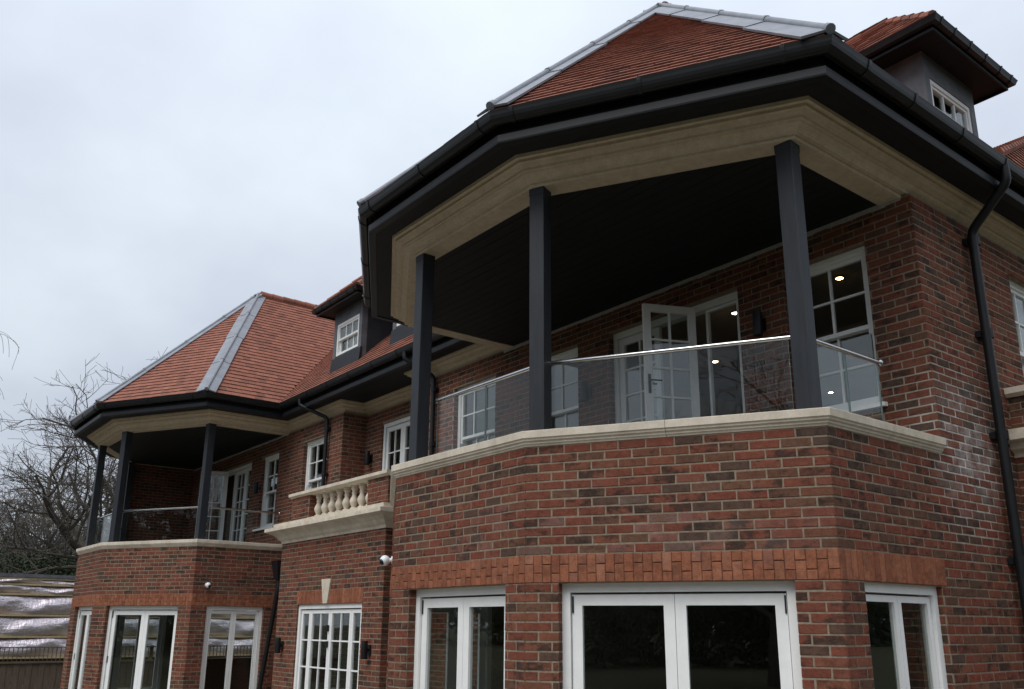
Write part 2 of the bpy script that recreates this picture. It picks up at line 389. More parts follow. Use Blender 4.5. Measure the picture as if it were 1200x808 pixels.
def put_panes(panes, parent, name='pane', m=None, th=.005):
    for (F, a, b, c, e, d) in panes:
        mb = MB(); g = random.uniform(-.0012, .0012); h = random.uniform(-.0012, .0012)
        P = [F(a, d+g, c), F(b, d-g, c), F(b, d-g+h, e), F(a, d+g+h, e)]; n = Vector((F.n.x, F.n.y, 0))*th
        Q = [tuple(Vector(p)-n) for p in P]
        mb.add(P+Q, [(0, 1, 2, 3), (7, 6, 5, 4), (0, 4, 5, 1), (1, 5, 6, 2), (2, 6, 7, 3), (3, 7, 4, 0)])
        mb.build(name, m or M_GLASS, parent)
def sash_window(F, s0, s1, z0, z1, cols, rows, rec=.085, sill=True, name='sash_window'):
    mb = MB(); d = -rec; fw = .065
    mb.fbox(F, s0, s0+fw, d-.13, d, z0, z1); mb.fbox(F, s1-fw, s1, d-.13, d, z0, z1)
    mb.fbox(F, s0+fw, s1-fw, d-.13, d, z1-fw, z1); mb.fbox(F, s0+fw, s1-fw, d-.13, d+.003, z0, z0+.05)
    mb.fbox(F, s0-.004, s1+.004, d, d+.02, z1-.03, z1+.0)
    fr = mb.build(name, M_WHITE, house)
    zm = (z0+.05+z1-fw)/2; panes = []
    u = MB(); panel(u, F, s0+fw, s1-fw, zm-.02, z1-fw, d-.02, .042, cols, rows, panes=panes)
    for q in (s0+fw, s1-fw-.042):   # sash horns
        u.fbox(F, q, q+.042, d-.062, d-.022, zm-.075, zm-.02)
    u.build('upper_sash', M_WHITE, fr)
    l = MB(); panel(l, F, s0+fw, s1-fw, z0+.05, zm+.022, d-.075, .042, cols, rows, bottom=.06, panes=panes)
    l.build('lower_sash', M_WHITE, fr)
    put_panes(panes, fr)
    if sill:
        q = MB(); q.hexa([F(s0-.06, .06, z0-.05), F(s1+.06, .06, z0-.05), F(s1+.06, d-.1, z0-.05), F(s0-.06, d-.1, z0-.05),
                          F(s0-.06, .06, z0-.012), F(s1+.06, .06, z0-.012), F(s1+.06, d-.1, z0+.004), F(s0-.06, d-.1, z0+.004)])
        q.build('window_sill', M_WHITE, fr)
    return fr
def door_set(F, s0, s1, z1, leaves, rec=.085, z0=.06, grids=None, hinge=True, stile=.085, name='french_door'):
    """white frame with leaves [(a,b,cols,rows)] given as fractions"""
    mb = MB(); d = -rec; fw = .07
    mb.fbox(F, s0, s0+fw, d-.12, d, z0-.05, z1); mb.fbox(F, s1-fw, s1, d-.12, d, z0-.05, z1)
    mb.fbox(F, s0+fw, s1-fw, d-.12, d, z1-fw, z1); mb.fbox(F, s0+fw, s1-fw, d-.12, d-.01, z0-.05, z0)
    fr = mb.build(name, M_WHITE, house); panes = []
    a0, a1 = s0+fw+.004, s1-fw-.004
    for (p, q, cols, rows) in leaves:
        lb = MB(); panel(lb, F, a0+(a1-a0)*p+.002, a0+(a1-a0)*q-.002, z0+.01, z1-fw-.016, d-.028, stile, cols, rows, bottom=.2, panes=panes)
        lb.build('door_leaf', M_WHITE, fr)
    put_panes(panes, fr)
    if hinge:
        for q in (a0+.006, a1-.018):
            for za in (z1-fw-.16, 1.05):
                hb = MB(); hb.fbox(F, q, q+.012, d-.03, d-.018, za, za+.13); hb.build('hinge', M_GUTTER, fr)
    return fr

# ------------------------------------------------------------------ ground floor and bay walls (both bays)
FACES = {}
for near in (True, False):
    g = (lambda p: p) if near else sh
    a0, a1, a2, al = g(P0), g(P1), g(P2), g(PL)
    nfoot = (al[0], Y0)
    opA = (.33, 1.86, .06, ZB0) ; opB = (.285, 2.095, .06, ZB0); opC = (.30, 1.45, .06, ZB0)
    opL = (BL-2.095, BL-.285, .06, ZB0)
    ba = [(ZB0, ZB1)]
    FA, _ = wall(a0, a1, 0, ZCU, [opA], ba, indiv=near, phase=.03)
    FB, _ = wall(a1, a2, 0, ZCU, [opB], ba, indiv=near, phase=.10)
    FLf, _ = wall(al, a0, 0, ZCU, [opL], ba, phase=.05)
    FN, _ = wall(nfoot, al, 0, ZCU, [(nfoot[1]-al[1]-1.45, nfoot[1]-al[1]-.30, .06, ZB0)], ba)
    if near:
        FC, _ = wall(a2, (a2[0], YB), 0, ZCU, [opC], [], indiv=True, phase=.06, arches=[(0, 1.53, ZB0, ZB1)])
    else:
        FC, _ = wall(a2, (a2[0], Y0), 0, ZCU, [opC], ba, phase=.06)
    door_set(FA, opA[0], opA[1], ZB0, [(0, .5, 1, 1), (.5, 1, 1, 1)])
    door_set(FB, opB[0], opB[1], ZB0, [(0, .5, 1, 1), (.5, 1, 1, 1)])
    door_set(FC, opC[0], opC[1], ZB0, [(0, .5, 1, 1), (.5, 1, 1, 1)], rec=.05, stile=.05, hinge=False)
    door_set(FLf, opL[0], opL[1], ZB0, [(0, .5, 1, 1), (.5, 1, 1, 1)])
    nl = nfoot[1]-al[1]; door_set(FN, nl-1.45, nl-.30, ZB0, [(0, .5, 1, 1), (.5, 1, 1, 1)])
    FACES[near] = (FA, FB, FC, FLf, FN)

# main facade: upper floor behind the near balcony, the recess, the far part; side wall
W0 = 3.82; W1 = 5.42
def X(F, x): return x-F.p.x
fwin = []
def facade(xa, xb, y, z0, z1, wins, arches=()):
    F = Fr((xa, y), (xb, y)); ops = [(w_[0]-xa, w_[1]-xa, w_[2], w_[3]) for w_ in wins]
    return wall((xa, y), (xb, y), z0, z1, ops, phase=(xa % .225), arches=arches)
DOORS = (-7.62, -5.60)
near_w = [(-9.12, -8.22, W0, W1), (DOORS[0], DOORS[1], 3.3, W1), (-5.02, -4.08, W0, W1)]
FU, _ = facade(RECR, XC, Y0, ZCU, Z2+.02, [(-11.13, -10.04, W0, W1)]+near_w)
FLo, _ = facade(RECR, XN, Y0, 0, ZCU, [])
sash_window(FU, X(FU, -11.13), X(FU, -10.04), W0, W1, 3, 2)
for w_ in (near_w[0], near_w[2]): sash_window(FU, X(FU, w_[0]), X(FU, w_[1]), W0, W1, 2, 2)
RD = 8.0
FRc, _ = facade(RECL, RECR, YR, 0, Z2+.02, [(-14.26, -12.92, 3.4, 5.47)])
door_set(FRc, X(FRc, -14.26), X(FRc, -12.92), 5.47, [(0, .5, 2, 4), (.5, 1, 2, 4)], rec=.03, z0=3.45, hinge=False, stile=.08)
wall((RECL, Y0), (RECL, YR), 0, Z2+.02, [], smin=0)
wall((RECR, YR), (RECR, Y0), 0, Z2+.02, [])
far_w = [(w_[0]+DX-.02, w_[1]+DX-.02, w_[2], w_[3]) for w_ in near_w]
FFu, _ = facade(XNF, RECL, Y0, ZCU, Z2+.02, far_w+[(-17.14, -16.05, W0, W1)][:0]+[(-16.60, -15.50, W0, W1)])
facade(XCF, RECL, Y0, 0, ZCU, [])
sash_window(FFu, X(FFu, -16.60), X(FFu, -15.50), W0, W1, 3, 2)
for w_ in (far_w[0], far_w[2]): sash_window(FFu, X(FFu, w_[0]), X(FFu, w_[1]), W0, W1, 2, 2)
SW = (9.44-Y0, 10.5-Y0, 3.85, 5.45)
FS, _ = wall((XC, Y0), (XC, YB), ZCU, Z2+.02, [SW], phase=.02)
sash_window(FS, *SW, 3, 2)
wall((XNF, YB), (XNF, Y0), ZCU, Z2+.02, [], bricks=False); wall((XNF, YB), (XNF, Y0), 0, ZCU, [(YB-9.9, YB-8.2, .95, 2.2)], bricks=False)
NB = 5.95
wall((XNF, NB), (XNF+.25, NB), ZCU, Z2+.02, []); wall((XNF+.25, NB), (XNF+.25, Y0), ZCU, Z2+.02, [], thick=.22); wall((XNF, Y0), (XNF, NB), ZCU, Z2+.02, [], bricks=False, thick=.02)
wall((XC, YB), (XNF, YB), 0, Z2+.02, [(5.0, 6.1, 1.0, 2.1), (12, 14, 1.0, 2.1)], bricks=False)

# balcony french doors: fixed leaf, open leaf, plain side light
def balcony_doors(F, dx):
    s0, s1 = X(F, DOORS[0]+dx), X(F, DOORS[1]+dx); mb = MB(); d = -.07; z0, z1 = 3.36, W1
    mb.fbox(F, s0, s0+.07, d-.12, d, z0, z1); mb.fbox(F, s1-.07, s1, d-.12, d, z0, z1); mb.fbox(F, s0+.07, s1-.07, d-.12, d, z1-.08, z1)
    xm = X(F, -6.17+dx); mb.fbox(F, s0+.07, s1-.07, d-.12, d, z0-.05, z0+.03)
    fr = mb.build('french_door', M_WHITE, house); panes = []
    lb = MB(); panel(lb, F, s0+.075, X(F, -6.86+dx), z0+.03, z1-.09, d-.03, .085 if not dx else .03, 2 if not dx else 1, 5 if not dx else 1, bottom=.2, panes=panes); lb.build('door_leaf', M_WHITE, fr)
    # open leaf swung out over the balcony
    h = Vector(((-6.17 if not dx else -6.87)+dx, Y0-.06)); ang = R(245); e = h+Vector((math.cos(ang), math.sin(ang)))*.63
    G = Fr((e.x, e.y), (h.x, h.y)); lb = MB(); panel(lb, G, 0, G.L, z0+.03, z1-.09, .022, .085, 2, 5, bottom=.2, panes=panes)
    lf = lb.build('door_leaf', M_WHITE, fr)
    hb = MB(); hb.fbox(G, .03, .06, .022, .03, 4.28, 4.5); hb.tube([G(.045, .03, 4.42), G(.045, .07, 4.42), G(.17, .075, 4.42)], .009, n=6)
    hb.fbox(G, .03, .06, -.032, -.023, 4.28, 4.5); hb.tube([G(.045, -.03, 4.42), G(.045, -.07, 4.42), G(.17, -.075, 4.42)], .009, n=6)
    hb.build('door_handle', M_GUTTER, fr)
    lb = MB()
    if dx: panel(lb, F, xm-.62, xm+.02, z0+.03, z1-.09, d-.03, .085, 2, 5, bottom=.2, panes=panes); panel(lb, F, xm+.03, s1-.075, z0+.03, z1-.09, d-.03, .07, 1, 5, bottom=.2, panes=panes)
    else: panel(lb, F, xm+.03, s1-.075, z0+.03, z1-.09, d-.03, .03, 1, 1, bottom=.1)
    lb.build('door_leaf', M_WHITE, fr)
    put_panes(panes, fr)
balcony_doors(FU, 0); balcony_doors(FFu, DX-.02)

# ------------------------------------------------------------------ porch between the bays
PX0, PX1, PY = -15.36, -11.62, 6.66
pd = (-14.54-PX0, -12.24-PX0, .06, 2.13)
FP, pw = wall((PX0, PY), (PX1, PY), 0, 3.32, [pd], arches=[(pd[0]-.02, pd[1]+.02, 2.13, 2.36)], phase=.04)
wall((PX1, PY), (PX1, Y0), 0, 3.32, []); wall((PX0, Y0), (PX0, PY), 0, 3.32, [])
pdoor = door_set(FP, pd[0], pd[1], 2.13, [(0, .165, 1, 4), (.165, .5, 2, 4), (.5, .835, 2, 4), (.835, 1, 1, 4)], rec=.03, hinge=False, stile=.06)
for z in (1.75, 1.5):
    hb = MB(); hb.fbox(FP, 1.93, 1.96, -.05, -.02, z-.05, z+.05); hb.build('hinge', M_GUTTER, pdoor)
mb = MB(); kx = X(FP, -13.45)
mb.hexa([FP(kx-.075, .03, 2.14), FP(kx+.075, .03, 2.14), FP(kx+.075, -.02, 2.14), FP(kx-.075, -.02, 2.14),
         FP(kx-.165, .03, 2.53), FP(kx+.165, .03, 2.53), FP(kx+.165, -.02, 2.53), FP(kx-.165, -.02, 2.53)])
mb.build('keystone', M_STONE, house)
pp = [(PX0, Y0), (PX0, PY), (PX1, PY), (PX1, Y0)]
mb = MB(); mb.sweep(pp, [(-.05, 3.22), (.012, 3.22), (.02, 3.26), (.06, 3.29), (.09, 3.34), (.16, 3.39), (.23, 3.415), (.26, 3.43), (.26, 3.49), (.20, 3.50), (.20, 3.505), (.14, 3.51), (.14, 3.575), (-.05, 3.58)])
mb.build('stone_cornice', M_STONE, house)
mb = MB(); mb.box((PX0+.05, PY+.05, 3.3), (PX1-.05, Y0, 3.45)); mb.build('porch_roof', M_LEADD, house)
# pedestals, rail, balusters
by = PY+.02
for xa, xb in ((-15.10, -14.40), (-12.28, -11.66)):
    F = Fr((xa, by-.0), (xb, by-.0)); mb = MB(); mb.fbox(F, 0, F.L, -.22, 0, 3.57, 4.02); wo = mb.build('brick_pedestal', M_MORTAR, house)
    for k in range(6):
        za = 3.585+k*.074; x = -((k % 2)*.1125)
        while x < F.L:
            a, b = max(x+.005, .003), min(x+.22, F.L-.003); x += .225
            if b-a > .02: BR.append((F, a, b, za, za+.064, .004, 'b', wo, False))
    for s_ in ((xb, by), (xb, by+.22)), ((xa, by+.22), (xa, by)):
        G = Fr(*s_)
        for k in range(6): BR.append((G, .004, .216, 3.585+k*.074, 3.649+k*.074, .004, 'b', wo, False))
mb = MB(); mb.sweep([(-15.16, by+.11), (-11.60, by+.11)], [(-.15, 4.02), (.12, 4.02), (.15, 4.04), (.17, 4.05), (.17, 4.10), (-.17, 4.10), (-.17, 4.05)]); mb.build('stone_rail', M_STONE, house)
mb = MB(); mb.sweep([(-14.40, by+.11), (-12.28, by+.11)], [(-.12, 3.57), (.12, 3.57), (.12, 3.62), (-.12, 3.62)]); mb.build('stone_plinth', M_STONE, house)
bal = MB(); bal.lathe((0, 0, 0), [(.062, 0), (.062, .035), (.04, .045), (.045, .065), (.07, .12), (.075, .15), (.062, .19), (.038, .235), (.034, .26), (.045, .28), (.034, .30), (.045, .33), (.058, .355), (.052, .375), (.06, .385), (.06, .41)], 14)
bme = bal.mesh('baluster', M_STONE, True)
for i in range(8):
    o = bpy.data.objects.new('baluster', bme); col.objects.link(o); adopt(o, house); o.location = (-14.24+i*.262, by+.11, 3.615)

# ------------------------------------------------------------------ copings, columns, ceilings, balustrades
def mline(path, d):
    P = [Vector(p) for p in path]; res = []
    for i in range(len(P)):
        a = (P[i]-P[i-1]).normalized() if i > 0 else None; b_ = (P[i+1]-P[i]).normalized() if i < len(P)-1 else None
        na = Vector((a.y, -a.x)) if a else None; nb = Vector((b_.y, -b_.x)) if b_ else None
        m_ = nb if na is None else na if nb is None else (na+nb)/(1+na.dot(nb)); res.append((P[i].x+m_.x*d, P[i].y+m_.y*d))
    return res
def stones(path, prof, maxl, name, m, parent, gap=.004):
    """one object per stone: the profile swept along each stretch, joints between stones, mitred at corners"""
    P = [Vector(p) for p in path]
    for i in range(len(P)-1):
        L = (P[i+1]-P[i]).length; n = max(1, math.ceil(L/maxl)); u = (P[i+1]-P[i])/L
        for k in range(n):
            a = P[i]+u*(L*k/n+(gap/2 if k else 0)); b = P[i]+u*(L*(k+1)/n-(gap/2 if k < n-1 else 0)); mb = MB()
            def ends(pt, j, lo):
                at_corner = (lo and k == 0) or (not lo and k == n-1)
                nn = Vector((u.y, -u.x))
                if not at_corner or (lo and i == 0) or (not lo and i == len(P)-2): return nn
                w_ = (P[i]-P[i-1]).normalized() if lo else (P[i+2]-P[i+1]).normalized(); n2 = Vector((w_.y, -w_.x)); return (nn+n2)/(1+nn.dot(n2))
            ma, m2 = ends(a, i, True), ends(b, i, False); kk = len(prof)
            ra = [(a.x+ma.x*d, a.y+ma.y*d, z) for d, z in prof]; rb = [(b.x+m2.x*d, b.y+m2.y*d, z) for d, z in prof]
            fs = [(j, kk+j, kk+(j+1) % kk, (j+1) % kk) for j in range(kk)]+[tuple(range(kk)), tuple(range(kk, 2*kk))[::-1]]
            mb.add(ra+rb, fs); mb.build(name, m, parent)
COP = [(-.28, 3.262), (.006, 3.262), (.012, 3.275), (.022, 3.282), (.024, 3.296), (.040, 3.306), (.043, 3.318), (.055, 3.328), (.058, 3.385), (.052, 3.39), (-.28, 3.392)]
def post_mesh():
    return None
for near in (True, False):
    g = (lambda p: p) if near else sh; dx = 0 if near else DX
    base = [(XN, Y0), PL, P0, P1, P2, (XC, Y0-.0)]
    path = [g(p) for p in base]; path[-1] = (path[-1][0], Y0+(-.02 if near else -.01))
    cw = MB(); a = mline(path, -.27)
    # balcony slab
    mb = MB(); q = mline(path, -.02); n = len(q)
    mb.add([(x, y, 3.05) for x, y in q]+[(x, y, 3.255) for x, y in q], [tuple(range(n)), tuple(range(n, 2*n))[::-1]]+[(i, (i+1) % n, n+(i+1) % n, n+i) for i in range(n)])
    slab = mb.build('balcony_floor', M_FLOOR, house)
    stones(path, COP, 1.25, 'coping_stone', M_STONE, slab)
    # posts
    for (pt, ang, off) in ((P0, 0, (.135, .17)), (P1, 22, (-.03, .19)), (P2, 6, (-.20, .10)), (PL, 0, (.375, .103))):
        c = Vector((g(pt)[0]+off[0], g(pt)[1]+off[1])); F = Fr((c.x-math.cos(R(ang))*.074, c.y-math.sin(R(ang))*.074), (c.x+math.cos(R(ang))*.074, c.y+math.sin(R(ang))*.074)); hw = .08
        mb = MB(); mb.fbox(F, 0, .148, -.074, .074, 3.388, 5.80); mb.fbox(F, -.007, .155, -.081, .081, 3.388, 3.43); mb.fbox(F, -.004, .152, -.078, .078, 5.66, 5.80); ob = mb.build('balcony_post', M_POST, house)
        bv = ob.modifiers.new('bevel', 'BEVEL'); bv.width = .006; bv.segments = 2
    # ceiling boards and trim
    cp = mline(path, -.12); mb = MB(); n = len(cp)
    mb.add([(x, y, 5.755) for x, y in cp]+[(x, y, 5.80) for x, y in cp], [tuple(range(n)), tuple(range(n, 2*n))[::-1]]+[(i, (i+1) % n, n+(i+1) % n, n+i) for i in range(n)])
    ceil = mb.build('balcony_ceiling', M_BOARD, house)
    ys = [p[1] for p in cp]; y = min(ys); yend = Y0; bw = .14
    def xr(yy, lo):
        xs = []
        for i in range(n-1):
            (xa, ya), (xb, yb) = cp[i], cp[i+1]
            if (ya-yy)*(yb-yy) <= 0 and abs(ya-yb) > 1e-6: xs.append(xa+(xb-xa)*(yy-ya)/(yb-ya))
        return (min(xs), max(xs)) if len(xs) >= 2 else None
    while y < yend-.01:
        a_, b_ = y+.003, min(y+bw-.003, yend-.004); ra, rb = xr(a_+.01, 0), xr(b_-.002, 0); y += bw
        if not ra or not rb: continue
        mb = MB(); zz = 5.742+random.uniform(-.001, .001)
        mb.hexa([(ra[0], a_, zz), (ra[1], a_, zz), (rb[1], b_, zz), (rb[0], b_, zz), (ra[0], a_, 5.757), (ra[1], a_, 5.757), (rb[1], b_, 5.757), (rb[0], b_, 5.757)])
        mb.build('ceiling_board', M_BOARD, ceil)
    mb = MB()   # ragged sealant bead where the ceiling meets the back wall
    xa, xb = g((XN, 0))[0]+.05, g((XC, 0))[0]-.09; k = 40
    for i in range(k):
        u0, u1 = xa+(xb-xa)*i/k, xa+(xb-xa)*(i+1)/k; hh = .035+random.uniform(-.006, .008)
        mb.box((u0, Y0-.02, Z2-hh+.01), (u1, Y0+.006, Z2+.014))
    mb.build('sealant_strip', M_SEAL, ceil)
    # glass balustrade
    gp = mline([g(p) for p in ((XN, Y0), PL, P0, P1, P2, (XC, Y0))], -.24)
    rail = MB(); zr = 4.055
    A0, A1, A2, AL = [Vector(q) for q in (gp[2], gp[3], gp[4], gp[1])]
    uB = (A2-A1).normalized(); uC = Vector((0, 1)); uL = (AL-A0).normalized()
    B_end = A2-uB*.10; C_s = A2+uC*.10; C_e = Vector((A2.x, A2.y+(1.12 if near else 1.55)))
    A_s = A0+Vector((.30 if near else .05, 0))
    segs = [(A_s, A1, 2 if near else 1), (A1, B_end, 1 if near else 1), (C_s, C_e, 2), (A0+uL*.25, AL, 2)]
    v3 = lambda q, z: (q.x, q.y, z)
    rail.tube([v3(A_s-Vector((.02, 0)), zr), v3(A1, zr), v3(B_end+uB*.03, zr)], .021, n=10); rail.tube([v3(C_s-uC*.05, zr), v3(C_e+uC*.02, zr)], .021, n=10)
    rail.tube([v3(A0+uL*.25, zr), v3(AL, zr)], .021, n=10)
    rail.lathe((C_e.x, C_e.y+.04, zr-.032), [(.012, 0), (.027, .012), (.033, .032), (.027, .052), (.012, .064)], 12)
    rail = rail.build('handrail', M_STEEL, house, True)
    for (p, q, cnt) in segs:
        L = (q-p).length; F = Fr(p, q)
        for i in range(cnt):
            a_, b_ = L*i/cnt+.006, L*(i+1)/cnt-.006
            put_panes([(F, a_, b_, 3.395, zr-.018, .005)], rail, 'glass_panel', M_BGLASS, .012)
            for e_ in (a_-.003, b_):
                mb = MB(); mb.fbox(F, e_, e_+.003, -.008, .006, 3.395, zr-.02); mb.build('glass_edge', M_GEDGE, rail)

# ------------------------------------------------------------------ eaves: frieze, soffit, fascia, gutter
eave = [(XNF, YB), FL, F0, F1, F2, (XCF, Y0), (XN, Y0), PL, P0, P1, P2, (XC, YB)]
frz = [(XNF, YB), FL, F0, F1, F2, (XCF, Y0), (RECL, Y0), (RECL, YR), (RECR, YR), (RECR, Y0), (XN, Y0), PL, P0, P1, P2, (XC, YB)]
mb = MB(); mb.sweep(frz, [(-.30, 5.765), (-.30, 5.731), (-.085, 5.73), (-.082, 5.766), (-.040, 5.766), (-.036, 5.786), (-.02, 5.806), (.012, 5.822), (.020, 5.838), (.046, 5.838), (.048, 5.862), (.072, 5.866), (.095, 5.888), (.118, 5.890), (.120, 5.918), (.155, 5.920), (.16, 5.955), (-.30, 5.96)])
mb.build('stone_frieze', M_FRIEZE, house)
mb = MB(); mb.sweep(eave, [(-.15, 5.953), (.345, 5.951), (.345, 5.98), (-.15, 5.98)]); mb.box((RECL-.1, Y0-.1, 5.954), (RECR+.1, YR+.2, 5.984)); mb.build('soffit', M_BOARD, house)
mb = MB(); mb.sweep(eave, [(.34, 5.94), (.417, 5.94), (.421, 5.955), (.421, 6.02), (.405, 6.032), (.365, 6.036), (.365, 6.185), (.34, 6.185)]); mb.build('fascia', M_BLACK, house)
GUT = [(.434, 6.185), (.434, 6.112), (.452, 6.098), (.472, 6.098), (.480, 6.104), (.500, 6.110), (.522, 6.128), (.532, 6.155), (.538, 6.178), (.545, 6.20), (.536, 6.20), (.524, 6.17), (.510, 6.14), (.49, 6.124), (.46, 6.118), (.446, 6.13), (.446, 6.185)]
mb = MB(); mb.sweep(eave, GUT); gut = mb.build('gutter', M_GUTTER, house)
GJ = [(.432, 6.188), (.432, 6.104), (.450, 6.090), (.474, 6.090), (.504, 6.102), (.530, 6.124), (.541, 6.153), (.547, 6.178), (.551, 6.2015), (.530, 6.2015), (.5, 6.15), (.46, 6.13)]
for i in range(len(eave)-1):
    a, b = Vector(eave[i]), Vector(eave[i+1]); L = (b-a).length; u = (b-a)/L; s_ = .12
    lst = []
    if L < 4: lst = [.06, L*.5, L-.06]
    else:
        k = 0
        while k*.85+.1 < L: lst.append(k*.85+.1); k += 1
        lst.append(L-.1)
    for q in lst:
        c = a+u*q
        if c.y > 13 or i == 0: continue
        if i == 10: c.y += .12 if q < .2 else 0
        mb = MB(); p, r = c-u*.018, c+u*.018; mb.sweep([tuple(p), tuple(r)], GJ); mb.build('gutter_bracket', M_GUTTER, gut)

# ------------------------------------------------------------------ roofs
ZR = 9.87; YA = 7.72
TE = 6.205
def plane(p, horiz, up):
    u = Vector(horiz).normalized(); v = Vector(up).normalized(); return Vector(p), u, v, u.cross(v).normalized()
TILES = []
GA, TW = .145, .165
def roof_face(name, poly, horiz, tiles=True, indiv=False, m=M_DECK, th=.12):
    P = [Vector(p) for p in poly]; u = Vector(horiz).normalized()
    nrm = (P[1]-P[0]).cross(P[2]-P[0]).normalized()
    if nrm.z < 0: nrm = -nrm
    v = nrm.cross(u).normalized()
    if v.z < 0: v = -v
    o = P[0]; pts = [((p-o).dot(u), (p-o).dot(v)) for p in P]
    mb = MB(); low = [tuple(p-nrm*th) for p in P]; n = len(P)
    mb.add([tuple(p-nrm*.02) for p in P]+low, [tuple(range(n)), tuple(range(n, 2*n))[::-1]]+[(i, (i+1) % n, n+(i+1) % n, n+i) for i in range(n)])
    ro = mb.build(name, m, house)
    if not tiles: return ro
    vmin = min(q[1] for q in pts); vmax = max(q[1] for q in pts); r = 0; vv = vmin
    while vv < vmax-.03:
        vm = vv+GA/2; xs = []
        for i in range(n):
            (a, b), (c, d) = pts[i], pts[(i+1) % n]
            if (b-vm)*(d-vm) < 0: xs.append(a+(c-a)*(vm-b)/(d-b))
        xs.sort()
        for k in range(0, len(xs)-1, 2):
            x = math.floor(xs[k]/TW)*TW+(r % 2)*TW/2-TW
            while x < xs[k+1]:
                a, b = max(x+.002, xs[k]), min(x+TW-.002, xs[k+1]); x += TW
                if b-a < .025: continue
                j = random.uniform(-.003, .003); lift = random.uniform(-.002, .003)
                TILES.append((o+u*a+v*(vv-.012+j), u*(b-a), v*(GA+.035), nrm, lift, ro, indiv))
        vv += GA; r += 1
    return ro
def tile_geo(mb, o, u, v, n, lift):
    a = n*(.030+lift); b = n*(.004)
    p = [o+n*.015, o+u+n*.015, o+u+a, o+a]       # lower edge (thick)
    q = [o+v+n*.0, o+u+v+n*.0, o+u+v+b+n*.006, o+v+b+n*.006]
    mb.add([tuple(x) for x in p+q], [(0, 1, 2, 3), (3, 2, 6, 7), (0, 3, 7, 4), (1, 5, 6, 2), (0, 4, 5, 1)])
dgt = .50
ev = mline(eave, dgt)
def z3(p, z): return (p[0], p[1], z)
def bay_roof(dx, near):
    c = CX+dx
    idx = {n_: i for i, n_ in enumerate(('PL', 'P0', 'P1', 'P2'))}
    o = 7 if near else 1
    pl, p0, p1, p2 = ev[o], ev[o+1], ev[o+2], ev[o+3]
    ap = (c, YA, ZR); ye = Y0-dgt; rise = ZR-TE
    yv = ye+rise                                    # where the bay ridge meets the main slope
    roof_face('tiled_roof', [z3(p1, TE), z3(p2, TE), ap], (c30, s30, 0), indiv=near)
    roof_face('tiled_roof', [z3(p0, TE), z3(p1, TE), ap], (1, 0, 0))
    roof_face('tiled_roof', [z3(pl, TE), z3(p0, TE), ap], (c30, -s30, 0), tiles=not near)
    xr_, xl = p2[0], pl[0]
    if near: roof_face('tiled_roof', [z3(p2, TE), (xr_, YB, TE), (c, YB, ZR), ap], (0, 1, 0), tiles=True)
    else: roof_face('tiled_roof', [z3(p2, TE), (xr_, ye, TE), (c, yv, ZR), ap], (0, 1, 0))
    if near: roof_face('tiled_roof', [z3(pl, TE), (xl, ye, TE), (c, yv, ZR), ap], (0, 1, 0), tiles=False)
    else: roof_face('tiled_roof', [z3(pl, TE), (xl, YB, TE), (c, YB, ZR), ap], (0, 1, 0), tiles=False)
    # lead hips
    def nrm(a, b, cc):
        q = (Vector(b)-Vector(a)).cross(Vector(cc)-Vector(a)).normalized(); return q if q.z > 0 else -q
    fn = {'L': nrm(z3(pl, TE), z3(p0, TE), ap), 'A': nrm(z3(p0, TE), z3(p1, TE), ap), 'B': nrm(z3(p1, TE), z3(p2, TE), ap), 'C': Vector((1, 0, 1)).normalized(), 'N': Vector((-1, 0, 1)).normalized()}
    for (cor, na, nb, wa, wb) in ((pl, 'N', 'L', .15, .15), (p0, 'L', 'A', .15, .15), (p1, 'A', 'B', .15, .17), (p2, 'B', 'C', .21, .16)):
        e0 = Vector(z3(cor, TE))+Vector((0, 0, .02)); e1 = Vector(ap); d = (e1-e0); L = d.length; d /= L; n = 4
        hip = MB(); rl = [e0+Vector((0, 0, .062))+d*(-.02), e0+d*L*.5+Vector((0, 0, .062)), e1+Vector((0, 0, .062))]; hip.tube([tuple(x) for x in rl], .033, n=10)
        for k in range(1, n): cpt = e0+d*L*k/n+Vector((0, 0, .062)); hip.tube([tuple(cpt-d*.03), tuple(cpt+d*.03)], .040, n=10)
        hip.tube([tuple(e0-d*.05+Vector((0, 0, .062))), tuple(e0+d*.015+Vector((0, 0, .062)))], .042, n=10)
        hip = hip.build('hip_roll', M_LEAD, house, True)
        for nn, w_, other in ((fn[na], wa, fn[nb]), (fn[nb], wb, fn[na])):
            side = nn.cross(d).normalized()
            if side.dot(other) > 0: side = -side
            for k in range(n):
                a, b = e0+d*(L*k/n-(.03 if k else .0)), e0+d*L*(k+1)/n; h0, h1 = .048, .040
                j = random.uniform(-.012, .012); w0_, w1_ = w_+j, w_+j+random.uniform(-.008, .008)
                tp = [a+nn*h0, b+nn*h1, b+side*w1_+nn*h1, a+side*w0_+nn*h0]
                mb = MB(); mb.hexa([tuple(x-nn*.02) for x in tp]+[tuple(x) for x in tp]); mb.build('lead_sheet', M_LEAD, hip)
    # clay ridge
    rg = MB(); yy = YA+.05; yend = YB if near else yv+1
    rp = None
    top = MB(); top.tube([(c, YA, ZR+.0), (c, yend, ZR+.0)], .05, n=8); rp = top.build('roof_ridge', M_TILE, house)
    k = 0
    while yy < min(yend, 14):
        mb = MB(); mb.tube([(c, yy, ZR+.03), (c, yy+.29, ZR+.025)], .105, .098, n=10); mb.build('ridge_tile', M_TILE, rp, True); yy += .30
bay_roof(0, True); bay_roof(DX, False)
ye = Y0-dgt; yv = ye+(ZR-TE)
xl, xr_ = ev[4][0], ev[7][0]
roof_face('tiled_roof', [(xl, ye, TE), (xr_, ye, TE), (CX, yv, ZR), (CX+DX, yv, ZR)], (1, 0, 0))
